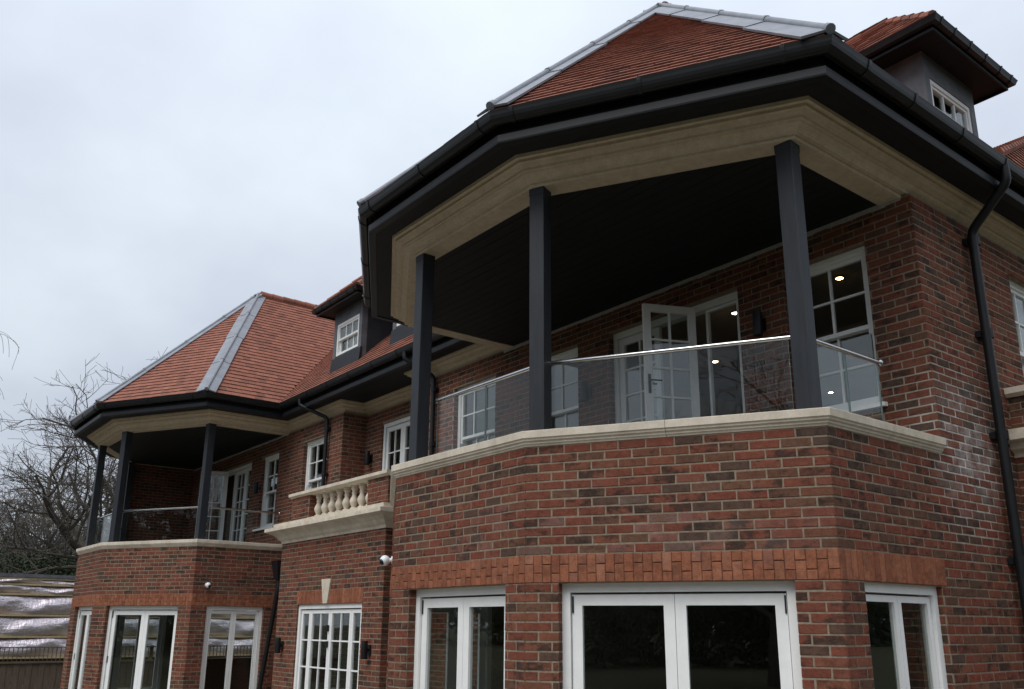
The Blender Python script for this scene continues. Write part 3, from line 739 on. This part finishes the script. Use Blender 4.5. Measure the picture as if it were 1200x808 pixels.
roof_face('flat_roof', [(CX+DX-3, yv, ZR-.05), (CX, yv, ZR-.05), (CX, YB, ZR-.05), (CX+DX-3, YB, ZR-.05)], (1, 0, 0), tiles=False, m=M_LEADD)

# dormers
def dormer(p, u, hw, zs, zh, zeav, back, cheek=None):
    """p centre of front plane, u left to right along the front"""
    u = Vector(u); c = Vector(p); F = Fr(tuple(c-u*hw), tuple(c+u*hw)); L = F.L; zroof = TE+.45
    mb = MB(); pw_ = .115
    mb.fbox(F, 0, pw_, -.12, 0, zroof-.1, zeav); mb.fbox(F, L-pw_, L, -.12, 0, zroof-.1, zeav); mb.fbox(F, pw_, L-pw_, -.12, -.02, zroof-.2, zs); mb.fbox(F, pw_, L-pw_, -.12, 0, zh, zeav)
    dm = mb.build('dormer', M_LEADD, house)
    for s_ in (0, L-.10):   # cheeks running back into the slope
        q = MB(); q.hexa([F(s_, -.12, zroof-.15), F(s_+.10, -.12, zroof-.15), F(s_+.10, -back, zroof-.15+back*.9), F(s_, -back, zroof-.15+back*.9), F(s_, -.12, zeav), F(s_+.10, -.12, zeav), F(s_+.10, -back, zeav), F(s_, -back, zeav)])
        q.build('dormer_cheek', cheek or M_LEADD, dm)
    ap = MB(); ap.hexa([F(-.02, .05, zroof-.13), F(L+.02, .05, zroof-.13), F(L+.02, -.02, zroof-.2), F(-.02, -.02, zroof-.2), F(-.02, .012, zs-.05), F(L+.02, .012, zs-.05), F(L+.02, -.02, zs-.02), F(-.02, -.02, zs-.02)])
    ap.build('lead_apron', M_BLACK, dm)
    w_ = MB(); s0, s1 = pw_, L-pw_; d = -.01; panes = []
    for a in ((s0, s0+.05, zs, zh), (s1-.05, s1, zs, zh), (s0+.05, s1-.05, zh-.05, zh), (s0+.05, s1-.05, zs, zs+.045)): w_.fbox(F, a[0], a[1], d-.09, d, a[2], a[3])
    zm = (zs+zh)/2; panel(w_, F, s0+.05, s1-.05, zm-.02, zh-.05, d-.015, .035, 3, 1, panes=panes); panel(w_, F, s0+.05, s1-.05, zs+.045, zm+.018, d-.055, .035, 3, 1, panes=panes, th=.035)
    w_.build('dormer_window', M_WHITE, dm); put_panes(panes, dm)
    # blind behind the glass
    q = MB(); q.fbox(F, s0, s1, -.30, -.26, zs, zh); q.build('window_blind', M_PLASTER, dm)
    # eaves
    ov, of = .29, .28
    e = [F(-ov, -back-.3, 0)[:2], F(-ov, of, 0)[:2], F(L+ov, of, 0)[:2], F(L+ov, -back-.3, 0)[:2]]
    q = MB(); zz = zeav
    q.add([(x, y, zz-.02) for x, y in e]+[(x, y, zz+.03) for x, y in e], [(0, 1, 2, 3), (7, 6, 5, 4), (0, 1, 5, 4), (1, 2, 6, 5), (2, 3, 7, 6), (3, 0, 4, 7)]); q.build('dormer_soffit', M_BOARD, dm)
    q = MB(); q.sweep(e, [(-.02, zz-.05), (.0, zz-.05), (.0, zz+.06), (-.02, zz+.06)]); q.build('dormer_fascia', M_BLACK, dm)
    q = MB(); q.sweep(e, [(.002, zz+.06), (.002, zz+.0), (.03, zz-.005), (.06, zz+.01), (.075, zz+.05), (.085, zz+.07), (.07, zz+.07), (.05, zz+.03), (.02, zz+.02), (.015, zz+.06)]); q.build('dormer_gutter', M_GUTTER, dm, True)
    for s_ in (.06, .35, .7, 1.05, 1.4, L+2*ov-.06):
        if s_ > L+2*ov-.05: continue
        q = MB(); q.sweep([F(-ov+s_-.014, of, 0)[:2], F(-ov+s_+.014, of, 0)[:2]], [(.0, zz+.06), (.0, zz-.008), (.03, zz-.012), (.066, zz+.006), (.082, zz+.046), (.092, zz+.076), (.06, zz+.076)]); q.build('gutter_bracket', M_GUTTER, dm)
    # hipped roof
    hwid = L/2+ov+.02; zt = zz+.075; A = F(L/2, of+.02-hwid, zt+hwid*1.0); Bk = F(L/2, -back-1.6, zt+hwid*1.0)
    f0, f1 = F(-ov-.02, of+.02, zt), F(L+ov+.02, of+.02, zt); b0, b1 = F(-ov-.02, -back-1.6, zt), F(L+ov+.02, -back-1.6, zt)
    uu = (u.x, u.y, 0); nn = (F.n.x, F.n.y, 0)
    roof_face('dormer_roof', [f0, f1, A], uu, th=.035); roof_face('dormer_roof', [b0, f0, A, Bk], nn, th=.035); roof_face('dormer_roof', [f1, b1, Bk, A], nn, th=.035)
    for pts in ((f0, A), (f1, A), (A, Bk)):
        q = MB(); a_, b_ = Vector(pts[0]), Vector(pts[1]); k = max(2, int((b_-a_).length/.3))
        for i in range(k):
            x0, x1 = a_.lerp(b_, i/k), a_.lerp(b_, (i+1)/k); q.tube([tuple(x0+Vector((0, 0, .025))), tuple(x1+Vector((0, 0, .015)))], .050, .044, n=8)
        q.build('hip_tile', M_TILE, dm)
dormer((-14.75, 7.4), (1, 0), .575, 6.92, 7.58, 7.86, 1.3, M_SLATE)
dormer((-12.42, 7.4), (1, 0), .575, 6.92, 7.58, 7.86, 1.3, M_SLATE)
dormer((-3.735, 9.06), (0, 1), .575, 6.92, 7.56, 7.86, 1.3)
# higher tiled slope farther along the side
def up(q, x):  return q
roof_face('tiled_roof', [(-4.0, 10.75, 7.54), (-4.0, 19, 7.54), (-5.1, 19, 10.0), (-5.1, 15.3, 10.0)], (0, 1, 0))
mb = MB()
for i in range(16): a_, b_ = [Vector((-4.0, 10.75, 7.54)).lerp(Vector((-5.1, 15.3, 10.0)), (i+k)/16) for k in (0, 1)]; mb.tube([tuple(a_), tuple(b_+Vector((0, 0, -.012)))], .085, .078, n=8)
mb.build('hip_tile', M_TILE, house)

# ------------------------------------------------------------------ downpipes and wastes
def pipe(name, pts, r, parent=house, m=M_GUTTER, brackets=()):
    mb = MB(); P = [Vector(p) for p in pts]; out_ = [P[0]]
    for i in range(1, len(P)-1):
        a = (P[i-1]-P[i]).normalized(); b = (P[i+1]-P[i]).normalized(); k = min(.08, (P[i-1]-P[i]).length*.4)
        for tt in (0, .25, .5, .75, 1):
            q0, q1 = P[i]+a*k*(1-tt), P[i]+b*k*tt; out_.append(q0.lerp(q1, tt))
    out_.append(P[-1]); mb.tube([tuple(q) for q in out_], r, n=12)
    o = mb.build(name, m, parent, True); return o
dp = pipe('downpipe', [(XC+.50, 8.42, 6.13), (XC+.50, 8.44, 5.98), (XC+.085, 8.50, 5.62), (XC+.085, 8.53, 0.1)], .045)
for z in (5.52, 4.55, 3.55, 2.4):
    mb = MB(); mb.tube([(XC+.085, 8.53, z-.045), (XC+.085, 8.53, z+.045)], .055, n=12); mb.box((XC-.0, 8.45, z-.03), (XC+.05, 8.61, z+.03)); mb.build('pipe_bracket', M_GUTTER, dp)
for (x, yg, y) in ((-15.44, Y0-.49, Y0-.075), (-11.62, Y0-.49, Y0-.075)):
    xg = x-.42 if x < -13 else x-.25
    dp = pipe('downpipe', [(xg, yg, 6.12), (xg, yg, 6.0), (x, y, 5.72), (x, y, 3.3 if x < -13 else 3.3)], .038)
    for z in (5.5, 4.6):
        mb = MB(); mb.tube([(x, y, z-.04), (x, y, z+.04)], .047, n=10); mb.box((x-.06, y, z-.025), (x+.06, Y0, z+.025)); mb.build('pipe_bracket', M_GUTTER, dp)
dp = pipe('waste_pipe', [(-16.78, 7.26, 2.75), (-16.76, 7.24, 2.45), (-17.18, 7.2, .62), (-17.2, 7.2, .08)], .045)
hx, hy = -16.78, 7.28
mb = MB(); mb.hexa([(hx+a*r_, hy+b*r_, z) for z, r_ in ((2.66, .09), (3.02, .15)) for a, b in ((-1, -1), (1, -1), (1, 1), (-1, 1))]); mb.build('rain_hopper', M_GUTTER, dp)

# side porch on the right hand wall
SY0, SX1 = 8.95, -2.35
wall((XC, SY0), (SX1, SY0), 0, 3.52, [], phase=.1); wall((SX1, SY0), (SX1, SY0+3.5), 0, 3.52, [], bricks=False)
sp = [(XC, SY0), (SX1, SY0), (SX1, SY0+3.5)]
mb = MB(); mb.sweep(sp, [(-.05, 3.40), (.012, 3.40), (.02, 3.44), (.08, 3.47), (.10, 3.53), (.17, 3.55), (.17, 3.60), (.11, 3.61), (.11, 3.665), (-.05, 3.67)]); mb.build('stone_cornice', M_STONE, house)
F = Fr((XC, SY0+.02), (SX1, SY0+.02)); mb = MB(); mb.fbox(F, 0, F.L, -.22, 0, 3.66, 4.0); wo = mb.build('brick_parapet', M_MORTAR, house)
for k in range(5):
    x = -((k % 2)*.1125)
    while x < F.L:
        a, b = max(x+.005, .003), min(x+.22, F.L-.003); x += .225
        if b-a > .02: BR.append((F, a, b, 3.67+k*.068, 3.73+k*.068, .004, 'b', wo, False))
mb = MB(); mb.sweep([(XC, SY0+.13), (SX1+.03, SY0+.13)], [(-.15, 4.0), (.13, 4.0), (.17, 4.03), (.17, 4.09), (-.17, 4.09)]); mb.build('stone_rail', M_STONE, house)

# ------------------------------------------------------------------ rooms behind the glass
def room(x0, x1, y0, y1, z0, z1, holes=True):
    mb = MB(); T = .05
    mb.box((x0, y1, z0), (x1, y1+T, z1)); mb.box((x0-T, y0, z0), (x0, y1+T, z1)); mb.box((x1, y0, z0), (x1+T, y1+T, z1))
    mb.box((x0-T, y0, z1), (x1+T, y1+T, z1+T)); mb.build('room_wall', M_PLASTER, house)
    f = MB(); f.box((x0-T, y0, z0-T), (x1+T, y1+T, z0)); f.build('room_floor', M_FLOOR, house)
room(XN+.1, XC-.32, Y0+.26, 14.6, 3.30, 5.80)
room(RECL+.1, XN-.0, YR+.26, 12.0, 3.45, 5.80)
room(XNF+.1, RECL-.32, Y0+.26, 12.6, 3.30, 5.80)
mb = MB()
for (a, b) in ((XN+.26, XC-.26), (XNF+.26, XCF-.26)):
    mb.box((a, Y0+(.3 if a > -15 else 2.9), 0.03), (a+.05, 13.5, 2.7)); mb.box((b-.05, Y0+.3, .03), (b, 13.5, 2.7))
    mb.box((a, 13.5, .03), (a+(b-a)*.42, 13.55, 2.7)); mb.box((a+(b-a)*.55, 13.5, .03), (b, 13.55, 2.7)); mb.box((a+(b-a)*.42, 13.5, 1.98), (a+(b-a)*.55, 13.55, 2.7)); mb.box((a+(b-a)*.42, 13.5, .03), (a+(b-a)*.55, 13.55, 1.3))
    mb.box((a, 6.0, 2.72), (b, 13.6, 2.80))
mb.box((PX0+.3, YR+2.8, .03), (PX1-.3, YR+2.85, 3.2)); mb.box((PX0+.24, PY+.26, 3.2), (PX1-.24, YR+2.9, 3.25))
mb.build('room_wall', M_PLASTER, house)
f = MB()
for (a, b) in ((XN, XC), (XNF, XCF)): f.box((a+.25, 5.9, .01), (b-.25, 13.5, .05))
f.box((PX0+.24, PY+.26, .01), (PX1-.24, YR+2.8, .05)); f.build('room_floor', M_FLOOR, house)

# special bricks that turn the corners of the bays: one bent brick instead of two
BENT = []
def bend(Fa, Fb):
    A = {round((r[3]-ZC)/.075): i for i, r in enumerate(BR) if r[0] is Fa and r[6] == 'b' and abs(r[2]-Fa.L) < .001}
    B = {round((r[3]-ZC)/.075): i for i, r in enumerate(BR) if r[0] is Fb and r[6] == 'b' and abs(r[1]) < .001}
    kill = set()
    for k in A:
        if k in B:
            ra, rb = BR[A[k]], BR[B[k]]; kill |= {A[k], B[k]}; mb = MB(); d = .0045; z0, z1 = ra[3], ra[4]
            co = math.tan(math.acos(max(-1, min(1, Fa.u.dot(Fb.u))))/2)
            def sec(back, e):
                return [Fa(ra[1]+e, back, z0+e), Fa(Fa.L+back*co, back, z0+e), Fb(rb[2]-e, back, z0+e), Fa(ra[1]+e, back, z1-e), Fa(Fa.L+back*co, back, z1-e), Fb(rb[2]-e, back, z1-e)]
            S0, S1 = sec(-.006, 0), sec(d, .003); v = S0+S1
            mb.add(v, [(6, 7, 10, 9), (7, 8, 11, 10), (0, 1, 7, 6), (1, 2, 8, 7), (3, 9, 10, 4), (4, 10, 11, 5), (0, 6, 9, 3), (2, 5, 11, 8)])
            BENT.append((ra[7], mb))
    return kill
kill = set()
for near in (True, False):
    fa, fb, fc, fl, fn_ = FACES[near]; kill |= bend(fa, fb) | bend(fb, fc) | bend(fl, fa)
BR[:] = [r for i, r in enumerate(BR) if i not in kill]
for wo, mb in BENT: mb.build('corner_brick', M_BRICK, wo)

# ------------------------------------------------------------------ emit bricks and tiles
def vis_area(F, q, r, za, zb):
    c = Vector(F((q+r)/2, 0, (za+zb)/2)); u_, v_, z_ = pj(c)
    if z_ < .5 or not (0 <= u_ <= 1200 and 0 <= v_ <= 808): return 0
    a = [pj(F(q, 0, za)), pj(F(r, 0, za)), pj(F(r, 0, zb)), pj(F(q, 0, zb))]
    return abs(sum(a[i][0]*a[(i+1) % 4][1]-a[(i+1) % 4][0]*a[i][1] for i in range(4)))/2
for kind, name, m in (('b', 'brick', M_BRICK), ('s', 'soldier_brick', M_SOLD)):
    recs = [r for r in BR if r[6] == kind]
    sc_ = sorted(((vis_area(*r[:5]) if r[8] else 0), i) for i, r in enumerate(recs))[::-1]
    top = {i for a, i in sc_[:300] if a > 0}
    cache = {}; stuff = {}
    for i, r in enumerate(recs):
        F, q, rr, za, zb, d, _, wo, _ = r
        if i in top:
            key = (round((rr-q)*50), round((zb-za)*100), i % 6)     # alike pieces share one of six meshes
            L, H = key[0]/50, key[1]/100
            if key not in cache:
                mb = MB(); I = lambda a, dd, z: (a, -dd, z); mb.brick(I, -L/2, L/2, -H/2, H/2, 0, -.016); cache[key] = mb.mesh(name, m)
            o = bpy.data.objects.new(name, cache[key]); col.objects.link(o); o.parent = wo
            o.location = F((q+rr)/2, d, (za+zb)/2); o.rotation_euler = (0, 0, math.atan2(F.u.y, F.u.x)); o.scale = ((rr-q)/L, 1, (zb-za)/H)
        else: stuff.setdefault(wo.name, (wo, MB()))[1].brick(F, q, rr, za, zb, d)
    for wo, mb in stuff.values(): mb.build('brickwork' if kind == 'b' else 'soldier_brickwork', m, wo, kind='stuff')
tsc = sorted(((-(pj(r[0])[2]) if r[6] and -50 < pj(r[0])[0] < 1250 and 0 < pj(r[0])[1] < 808 else -1e9), i) for i, r in enumerate(TILES))[::-1]
ttop = {i for a, i in tsc[:300] if a > -1e8}; cache = {}; stuff = {}
for i, (o_, u, v, n, lift, ro, ind) in enumerate(TILES):
    if i in ttop:
        L = max(1, round(u.length*40))/40; key = round(L*40)
        if key not in cache:
            mb = MB(); tile_geo(mb, Vector((0, 0, 0)), Vector((L, 0, 0)), Vector((0, v.length, 0)), Vector((0, 0, 1)), .001); cache[key] = mb.mesh('roof_tile', M_TILE)
        o = bpy.data.objects.new('roof_tile', cache[key]); col.objects.link(o); o.parent = ro
        Mx = Matrix((u.normalized()*(u.length/L), v.normalized(), n)).transposed().to_4x4(); Mx.translation = o_+n*lift; o.matrix_basis = Mx
    else: tile_geo(stuff.setdefault(ro.name, (ro, MB()))[1], o_, u, v, n, lift)
for ro, mb in stuff.values(): mb.build('roof_tiling', M_TILE, ro, kind='stuff')

# ------------------------------------------------------------------ lights and cameras fixed to the walls
def lantern(x, y, z, label, g):
    r = empty('wall_light', (x, y, z), label, 'wall light', g, False)
    mb = MB(); mb.box((-.045, -.02, -.07), (.045, 0, .07)); mb.build('back_plate', M_GUTTER, r)
    mb = MB(); mb.box((-.02, -.07, -.02), (.02, -.018, .02)); mb.build('arm', M_GUTTER, r)
    mb = MB(); mb.lathe((0, -.09, -.13), [(.048, 0), (.05, .01), (.05, .25), (.048, .26)], 14); mb.build('lamp_tube', M_GUTTER, r, True)
GL = 'black wall lights on the brickwork'
lantern(-15.02, PY-.006, 1.45, 'black tube wall light on the brick left of the many paned porch doors', GL)
lantern(-11.93, PY-.006, 1.45, 'black tube wall light on the brick right of the many paned porch doors', GL)
lantern(-14.62, YR-.006, 4.86, 'small black wall light in the recess above the stone balustrade', GL)
lantern(-8.0, Y0-.006, 4.72, 'black wall light left of the open white doors on the near balcony', GL)
lantern(-5.30, Y0-.006, 4.90, 'black wall light between the open doors and the sash window on the near balcony', GL)
lantern(-18.75, Y0-.006, 4.72, 'black wall light right of the white doors on the far balcony', GL)
def dome_camera(loc, rot, label):
    r = empty('security_camera', loc, label, 'security camera', 'white security cameras', False); r.rotation_euler = (0, 0, rot); r.scale = (.62,)*3
    mb = MB(); mb.tube([(0, .0, 0), (0, -.03, 0)], .06, n=14); mb.build('mount', M_CAMW, r, True)
    mb = MB(); mb.tube([(0, -.03, 0), (0, -.09, .0)], .03, n=10); mb.build('neck', M_CAMW, r, True)
    bm = bmesh.new(); bmesh.ops.create_uvsphere(bm, u_segments=18, v_segments=12, radius=.085); me = bpy.data.meshes.new('camera_ball'); bm.to_mesh(me); bm.free()
    me.materials.append(M_CAMW); me.polygons.foreach_set('use_smooth', [True]*len(me.polygons)); o = bpy.data.objects.new('camera_ball', me); col.objects.link(o); o.parent = r; o.location = (0, -.13, -.01)
    bm = bmesh.new(); bmesh.ops.create_uvsphere(bm, u_segments=16, v_segments=10, radius=.058); me = bpy.data.meshes.new('lens'); bm.to_mesh(me); bm.free()
    me.materials.append(M_GUTTER); me.polygons.foreach_set('use_smooth', [True]*len(me.polygons)); o = bpy.data.objects.new('lens', me); col.objects.link(o); o.parent = r; o.location = (.02, -.165, -.03)
dome_camera((XCF, 6.02, 2.53), R(90), 'white ball camera with black lens on the far bay wall above the orange band')
dome_camera((PL[0]+c30*(BL-.22), PL[1]-s30*(BL-.22), 2.45), R(-30), 'white dome camera at the left edge of the near bay beside the porch')
for i, (x, y, lab) in enumerate(((-5.22, 8.95, 'warm glowing downlight seen through the upper right balcony sash window'), (-6.75, 8.96, 'warm glowing downlight at the right edge of the open balcony doorway'),
                    (-8.33, 10.48, 'warm glowing downlight inside the open balcony doorway, the lower one'), (-6.73, 12.01, 'warm glowing downlight low in the right balcony sash window'), (-8.25, 13.5, 'warm glowing downlight behind the glass near the sill of the right balcony window'))):
    r = empty('ceiling_light', (x, y, 5.80), lab, 'ceiling light', 'downlights in the upstairs room', False)
    mb = MB(); mb.lathe((0, 0, -.012), [(.055, 0), (.06, .006), (.06, .012)], 16); mb.build('trim_ring', M_WHITE, r)
    mb = MB(); mb.lathe((0, 0, -.018), [(.032, 0), (.04, .004), (.04, .006)], 14); mb.build('lamp', M_GLOW, r)

# ------------------------------------------------------------------ ground, patio
mb = MB(); mb.add([(-900, -900, 0), (900, -900, 0), (900, 900, 0), (-900, 900, 0)], [(0, 1, 2, 3)]); tag(mb.build('ground', M_GROUND), kind='structure')
mb = MB(); mb.add([(-24.5, .6, .004), (-1.2, .6, .004), (-1.2, 12, .004), (-24.5, 12, .004)], [(0, 1, 2, 3)]); tag(mb.build('patio', M_PAVE), kind='structure')

# ------------------------------------------------------------------ foil wrapped outbuilding and fence at the left
OX = -36.0
ob = empty('outbuilding', (OX, 8, 0), 'unfinished outbuilding wrapped in bands of shiny silver foil between timber battens', 'outbuilding')
K = 36.0/31.0
def yb(px): return 0
oy0, oy1 = -2.0, 22.0
tops = [(3.42, 3.28), (3.22, 2.92), (2.80, 2.18), (2.05, 1.42), (1.32, .72)]
mb = MB(); mb.box((OX-6, oy0, 3.36), (OX+.3, oy1, 3.48)); mb.build('roof_edge', M_LEADD, ob)
mb = MB(); mb.box((OX-5, oy0, 0), (OX-.5, oy1, 3.36)); mb.build('wall', M_FENCE, ob)
zz = [3.34, 3.13, 2.79, 2.07, 1.34, .64]
for i in range(5):
    za, zb = zz[i], zz[i+1]; mb = MB(); nj, nk = 300, 11; o_ = 0
    for j in range(nj+1):
        y = oy0+(oy1-oy0)*j/nj; ph = random.uniform(-.004, .004)
        for k in range(nk+1):
            tt = k/nk; bul = math.sin(tt*math.pi)**.55*.34+.05*math.sin(y*2.3+tt*4+i)-.055*abs(math.sin(y*2.1+tt*3.1+i*1.7+.6*math.sin(y*.9)))**.5*math.sin(tt*math.pi)-.035*abs(math.sin(y*3.7-tt*4.3+i*2.3))**.4*math.sin(tt*math.pi); sag = .06*math.sin(y*1.3+i)*math.sin(tt*math.pi)
            mb.v.append((OX+bul+ph, y, za+(zb-za)*tt-.05*(1 if 0 < k < nk else 0)*tt+sag*.5))
    for j in range(nj):
        for k in range(nk): q = j*(nk+1)+k; mb.f.append((q, q+1, q+nk+2, q+nk+1))
    fo = mb.build('foil_band', M_FOIL, ob, True); sm = fo.modifiers.new('thick', 'SOLIDIFY'); sm.thickness = .03
for z in zz:
    mb = MB(); mb.box((OX+.02, oy0, z-.05), (OX+.27, oy1, z+.015)); mb.build('timber_batten', M_TIMB, ob)
fn = empty('timber_fence', (-27.5, 8, 0), 'weathered brown board fence with a trellis top in front of the foil wrapped outbuilding', 'fence')
FX = -28.5
bme = MB(); bme.box((-.012, -.075, 0), (.012, .075, .70)); bme = bme.mesh('fence_board', M_FENCE)
for i in range(120):
    o = bpy.data.objects.new('fence_board', bme); col.objects.link(o); adopt(o, fn); o.location = (FX+(.012 if i % 2 else 0), -1+i*.158, random.uniform(0, .02)); 
for z in (.15, .5): mb = MB(); mb.box((FX-.07, -1.1, z), (FX-.014, 18, z+.09)); mb.build('fence_rail', M_FENCE, fn)
mb = MB(); mb.box((FX-.04, -1.1, .71), (FX+.06, 18, .76)); mb.build('fence_rail', M_FENCE, fn)
mb = MB(); mb.box((FX-.03, -1.1, 1.12), (FX+.03, 18, 1.15)); mb.build('fence_rail', M_FENCE, fn)
bme = MB(); bme.box((-.008, -.010, .77), (.008, .010, 1.12)); bme = bme.mesh('trellis_bar', M_FENCE)
for i in range(170):
    o = bpy.data.objects.new('trellis_bar', bme); col.objects.link(o); adopt(o, fn); o.location = (FX, -1+i*.11, 0)
for i in range(9): mb = MB(); mb.box((FX-.10, -1+i*2.35, 0), (FX-.02, -.9+i*2.35, 1.17)); mb.build('fence_post', M_FENCE, fn)

# ------------------------------------------------------------------ trees
def grow(rng, h, r0, kind):
    """skeleton of a bare tree: (limb mesh builder, twig mesh builder)"""
    limbs, twigs = MB(), MB(); RM = {'oak': .008, 'bush': .011, 'birch': .009}[kind]
    P = {'oak': dict(tf=.22, lf=.42, dec=.66, wob=.38, nb=(9, 6, 6, 5, 4), dep=5, up=.22),
         'bush': dict(tf=.14, lf=.42, dec=.62, wob=.24, nb=(16, 9, 7, 5), dep=4, up=.45),
         'birch': dict(tf=.75, lf=.16, dec=.75, wob=.20, nb=(22, 6, 5), dep=3, up=.15)}[kind]
    def rec(p, d, L, r, lev):
        n = 6 if lev < 2 else (4 if lev < 4 else 3); pts = [p]; q = Vector(p); dd = Vector(d); dirs = []
        w_ = .10 if lev == 0 else P['wob']
        for i in range(n):
            dd = dd+Vector((rng.gauss(0, 1), rng.gauss(0, 1), rng.gauss(0, .8)))*w_*.5; dd.z += P['up']*.25 if lev else 0
            if kind == 'birch' and lev >= 2: dd.z -= .5
            dd.normalize(); q = q+dd*L/n; pts.append(q.copy()); dirs.append(dd.copy())
        r1 = max(r*(.62 if lev else .7), RM)
        (limbs if r > .03 else twigs).tube([tuple(x) for x in pts], r, r1, n=8 if lev < 2 else (5 if r > .03 else 3), cap=False)
        if lev >= P['dep']: return
        m = P['nb'][lev]
        for k in range(m):
            f = (.45+.55*(k+.5)/m if lev == 0 else .22+.78*(k+rng.random())/m)
            if kind == 'birch' and lev == 0: f = .3+.7*(k+.5)/m
            i = min(n-1, int(f*n)); s_ = pts[i].lerp(pts[i+1], min(1, f*n-i)); base = dirs[i]
            ang = rng.uniform(0, 6.283) if lev else k*2.4+rng.uniform(-.4, .4)
            a = base.orthogonal().normalized(); b = base.cross(a); side = a*math.cos(ang)+b*math.sin(ang)
            sp = rng.uniform(.6, 1.25); nd = (base*.75+side*sp)
            if kind != 'birch' and nd.z < -.2: nd.z *= .3
            nd.normalize()
            ll = (h*P['lf'] if lev == 0 else L*P['dec'])*rng.uniform(.75, 1.15)*(1.0-.25*f if lev else 1)
            rr = r*(1-.38*f)
            rec(s_, nd, ll, max(RM, rr*(rng.uniform(.42, .62) if lev < 2 else rng.uniform(.5, .68))), lev+1)
    rec(Vector((0, 0, 0)), Vector((0, 0, 1)), h*P['tf'], r0, 0)
    return limbs, twigs
def tree(name, base, h, r0, label, cat='tree', seed=1, kind='oak', group=None, twig=1):
    rng = random.Random(seed); root = empty(name, base, label, cat, group, False)
    l, t_ = grow(rng, h, r0, kind)
    l.build('trunk', M_BARK, root, True); t_.build('crown', M_TWIG, root); return root
def at(px, dist):
    """ground point along the azimuth of a column of the photograph at the horizon, at a given distance"""
    v = cr*(px-600)/F_PX-cu*(722-CY)/F_PX+cf; q = Vector((v.x, v.y)).normalized()*dist; return (q.x, q.y, 0)
tree('oak_tree', at(130, 46), 18.5, .50, 'large bare oak with twisting limbs rising behind the far balcony', seed=11)
tree('bare_tree', at(66, 60), 14.5, .17, 'bare rounded tree with dense fine branches at the left above the dark shrubbery', seed=5, kind='bush')
tree('bare_tree', at(6, 64), 15, .17, 'bare bushy tree at the left edge below the drooping birch twigs', seed=8, kind='bush')
tree('birch_tree', at(-138, 46), 17, .09, 'drooping birch with fine hanging twigs at the left edge of the picture', seed=21, kind='birch')
# trees standing behind the photographer, seen only in the glass
b0 = tree('garden_tree', (6, -17, 0), 16, .38, 'bare garden tree reflected in the balcony windows', seed=31, group='bare trees reflected in the window glass')
for (x, y, rz, s_) in ((-21.5, -18, 2.6, .95), (-10, -26, 1.2, 1.0), (17, -14, 4, 1.0), (24, 3, 5.1, 1.0)):
    c = b0.copy(); col.objects.link(c); c.location = (x, y, 0); c.rotation_euler = (0, 0, rz); c.scale = (s_,)*3
    for ch in b0.children: k = ch.copy(); col.objects.link(k); k.parent = c
# evergreen hedge
def leafmass(name, centres, n, size, label, cat, seed):
    rng = random.Random(seed); mb = MB()
    for (c, rx, ry, rz) in centres:
        for _ in range(n):
            v = Vector((rng.gauss(0, 1), rng.gauss(0, 1), rng.gauss(0, 1))).normalized()*rng.uniform(.55, 1.05)
            k = 1+.25*math.sin(v.x*7+c[0])+.2*math.sin(v.z*9+c[1])
            p = Vector((c[0]+v.x*rx*k, c[1]+v.y*ry*k, max(.1, c[2]+v.z*rz*k))); a = Vector((rng.uniform(-1, 1), rng.uniform(-1, 1), rng.uniform(-1, 1))).normalized(); b = a.orthogonal().normalized()
            s = size*rng.uniform(.5, 1.4); mb.add([tuple(p-a*s), tuple(p+b*s*.45), tuple(p+a*s), tuple(p-b*s*.45)], [(0, 1, 2, 3)])
    o = mb.build(name, M_LEAF); o['kind'] = 'stuff'; o['label'] = label; o['category'] = cat; return o
cs = []
for px in range(-60, 150, 13):
    q = at(px, 52+random.uniform(-2, 2)); cs.append(((q[0], q[1], 2.6), 2.0, 2.0, random.uniform(2.0, 3.0)))
leafmass('evergreen_hedge', cs, 6500, .065, 'dark evergreen shrubbery along the left behind the outbuilding', 'hedge', 3)
cs = []
for i in range(26):
    x = -45+i*3.2; cs.append(((x, -30-random.uniform(0, 3), 2.2), 2.6, 1.6, random.uniform(2.4, 3.2)))
for i in range(12): cs.append(((34, -26+i*4.2, 2.2), 1.6, 2.8, random.uniform(2.4, 3.2)))
leafmass('garden_hedge', cs, 5200, .12, 'dark garden hedge reflected low in the glass', 'hedge', 4)
cs = []  # unseen tree belt, added to block low sky and darken the loggia walls
rw = random.Random(9)
for i in range(34): cs.append(((-95+i*5.2, -46-rw.uniform(0, 6), 5.2), 4.4, 3.6, rw.uniform(5.0, 7.0)))
for i in range(34): cs.append(((46+rw.uniform(0, 5), -40+i*5.2, 5.2), 3.6, 4.4, rw.uniform(5.0, 7.0)))
leafmass('added_tree_belt', cs, 1300, .55, 'dark evergreen belt added out of view to block low sky, also reflected in the glass', 'added_tree_belt', 6)
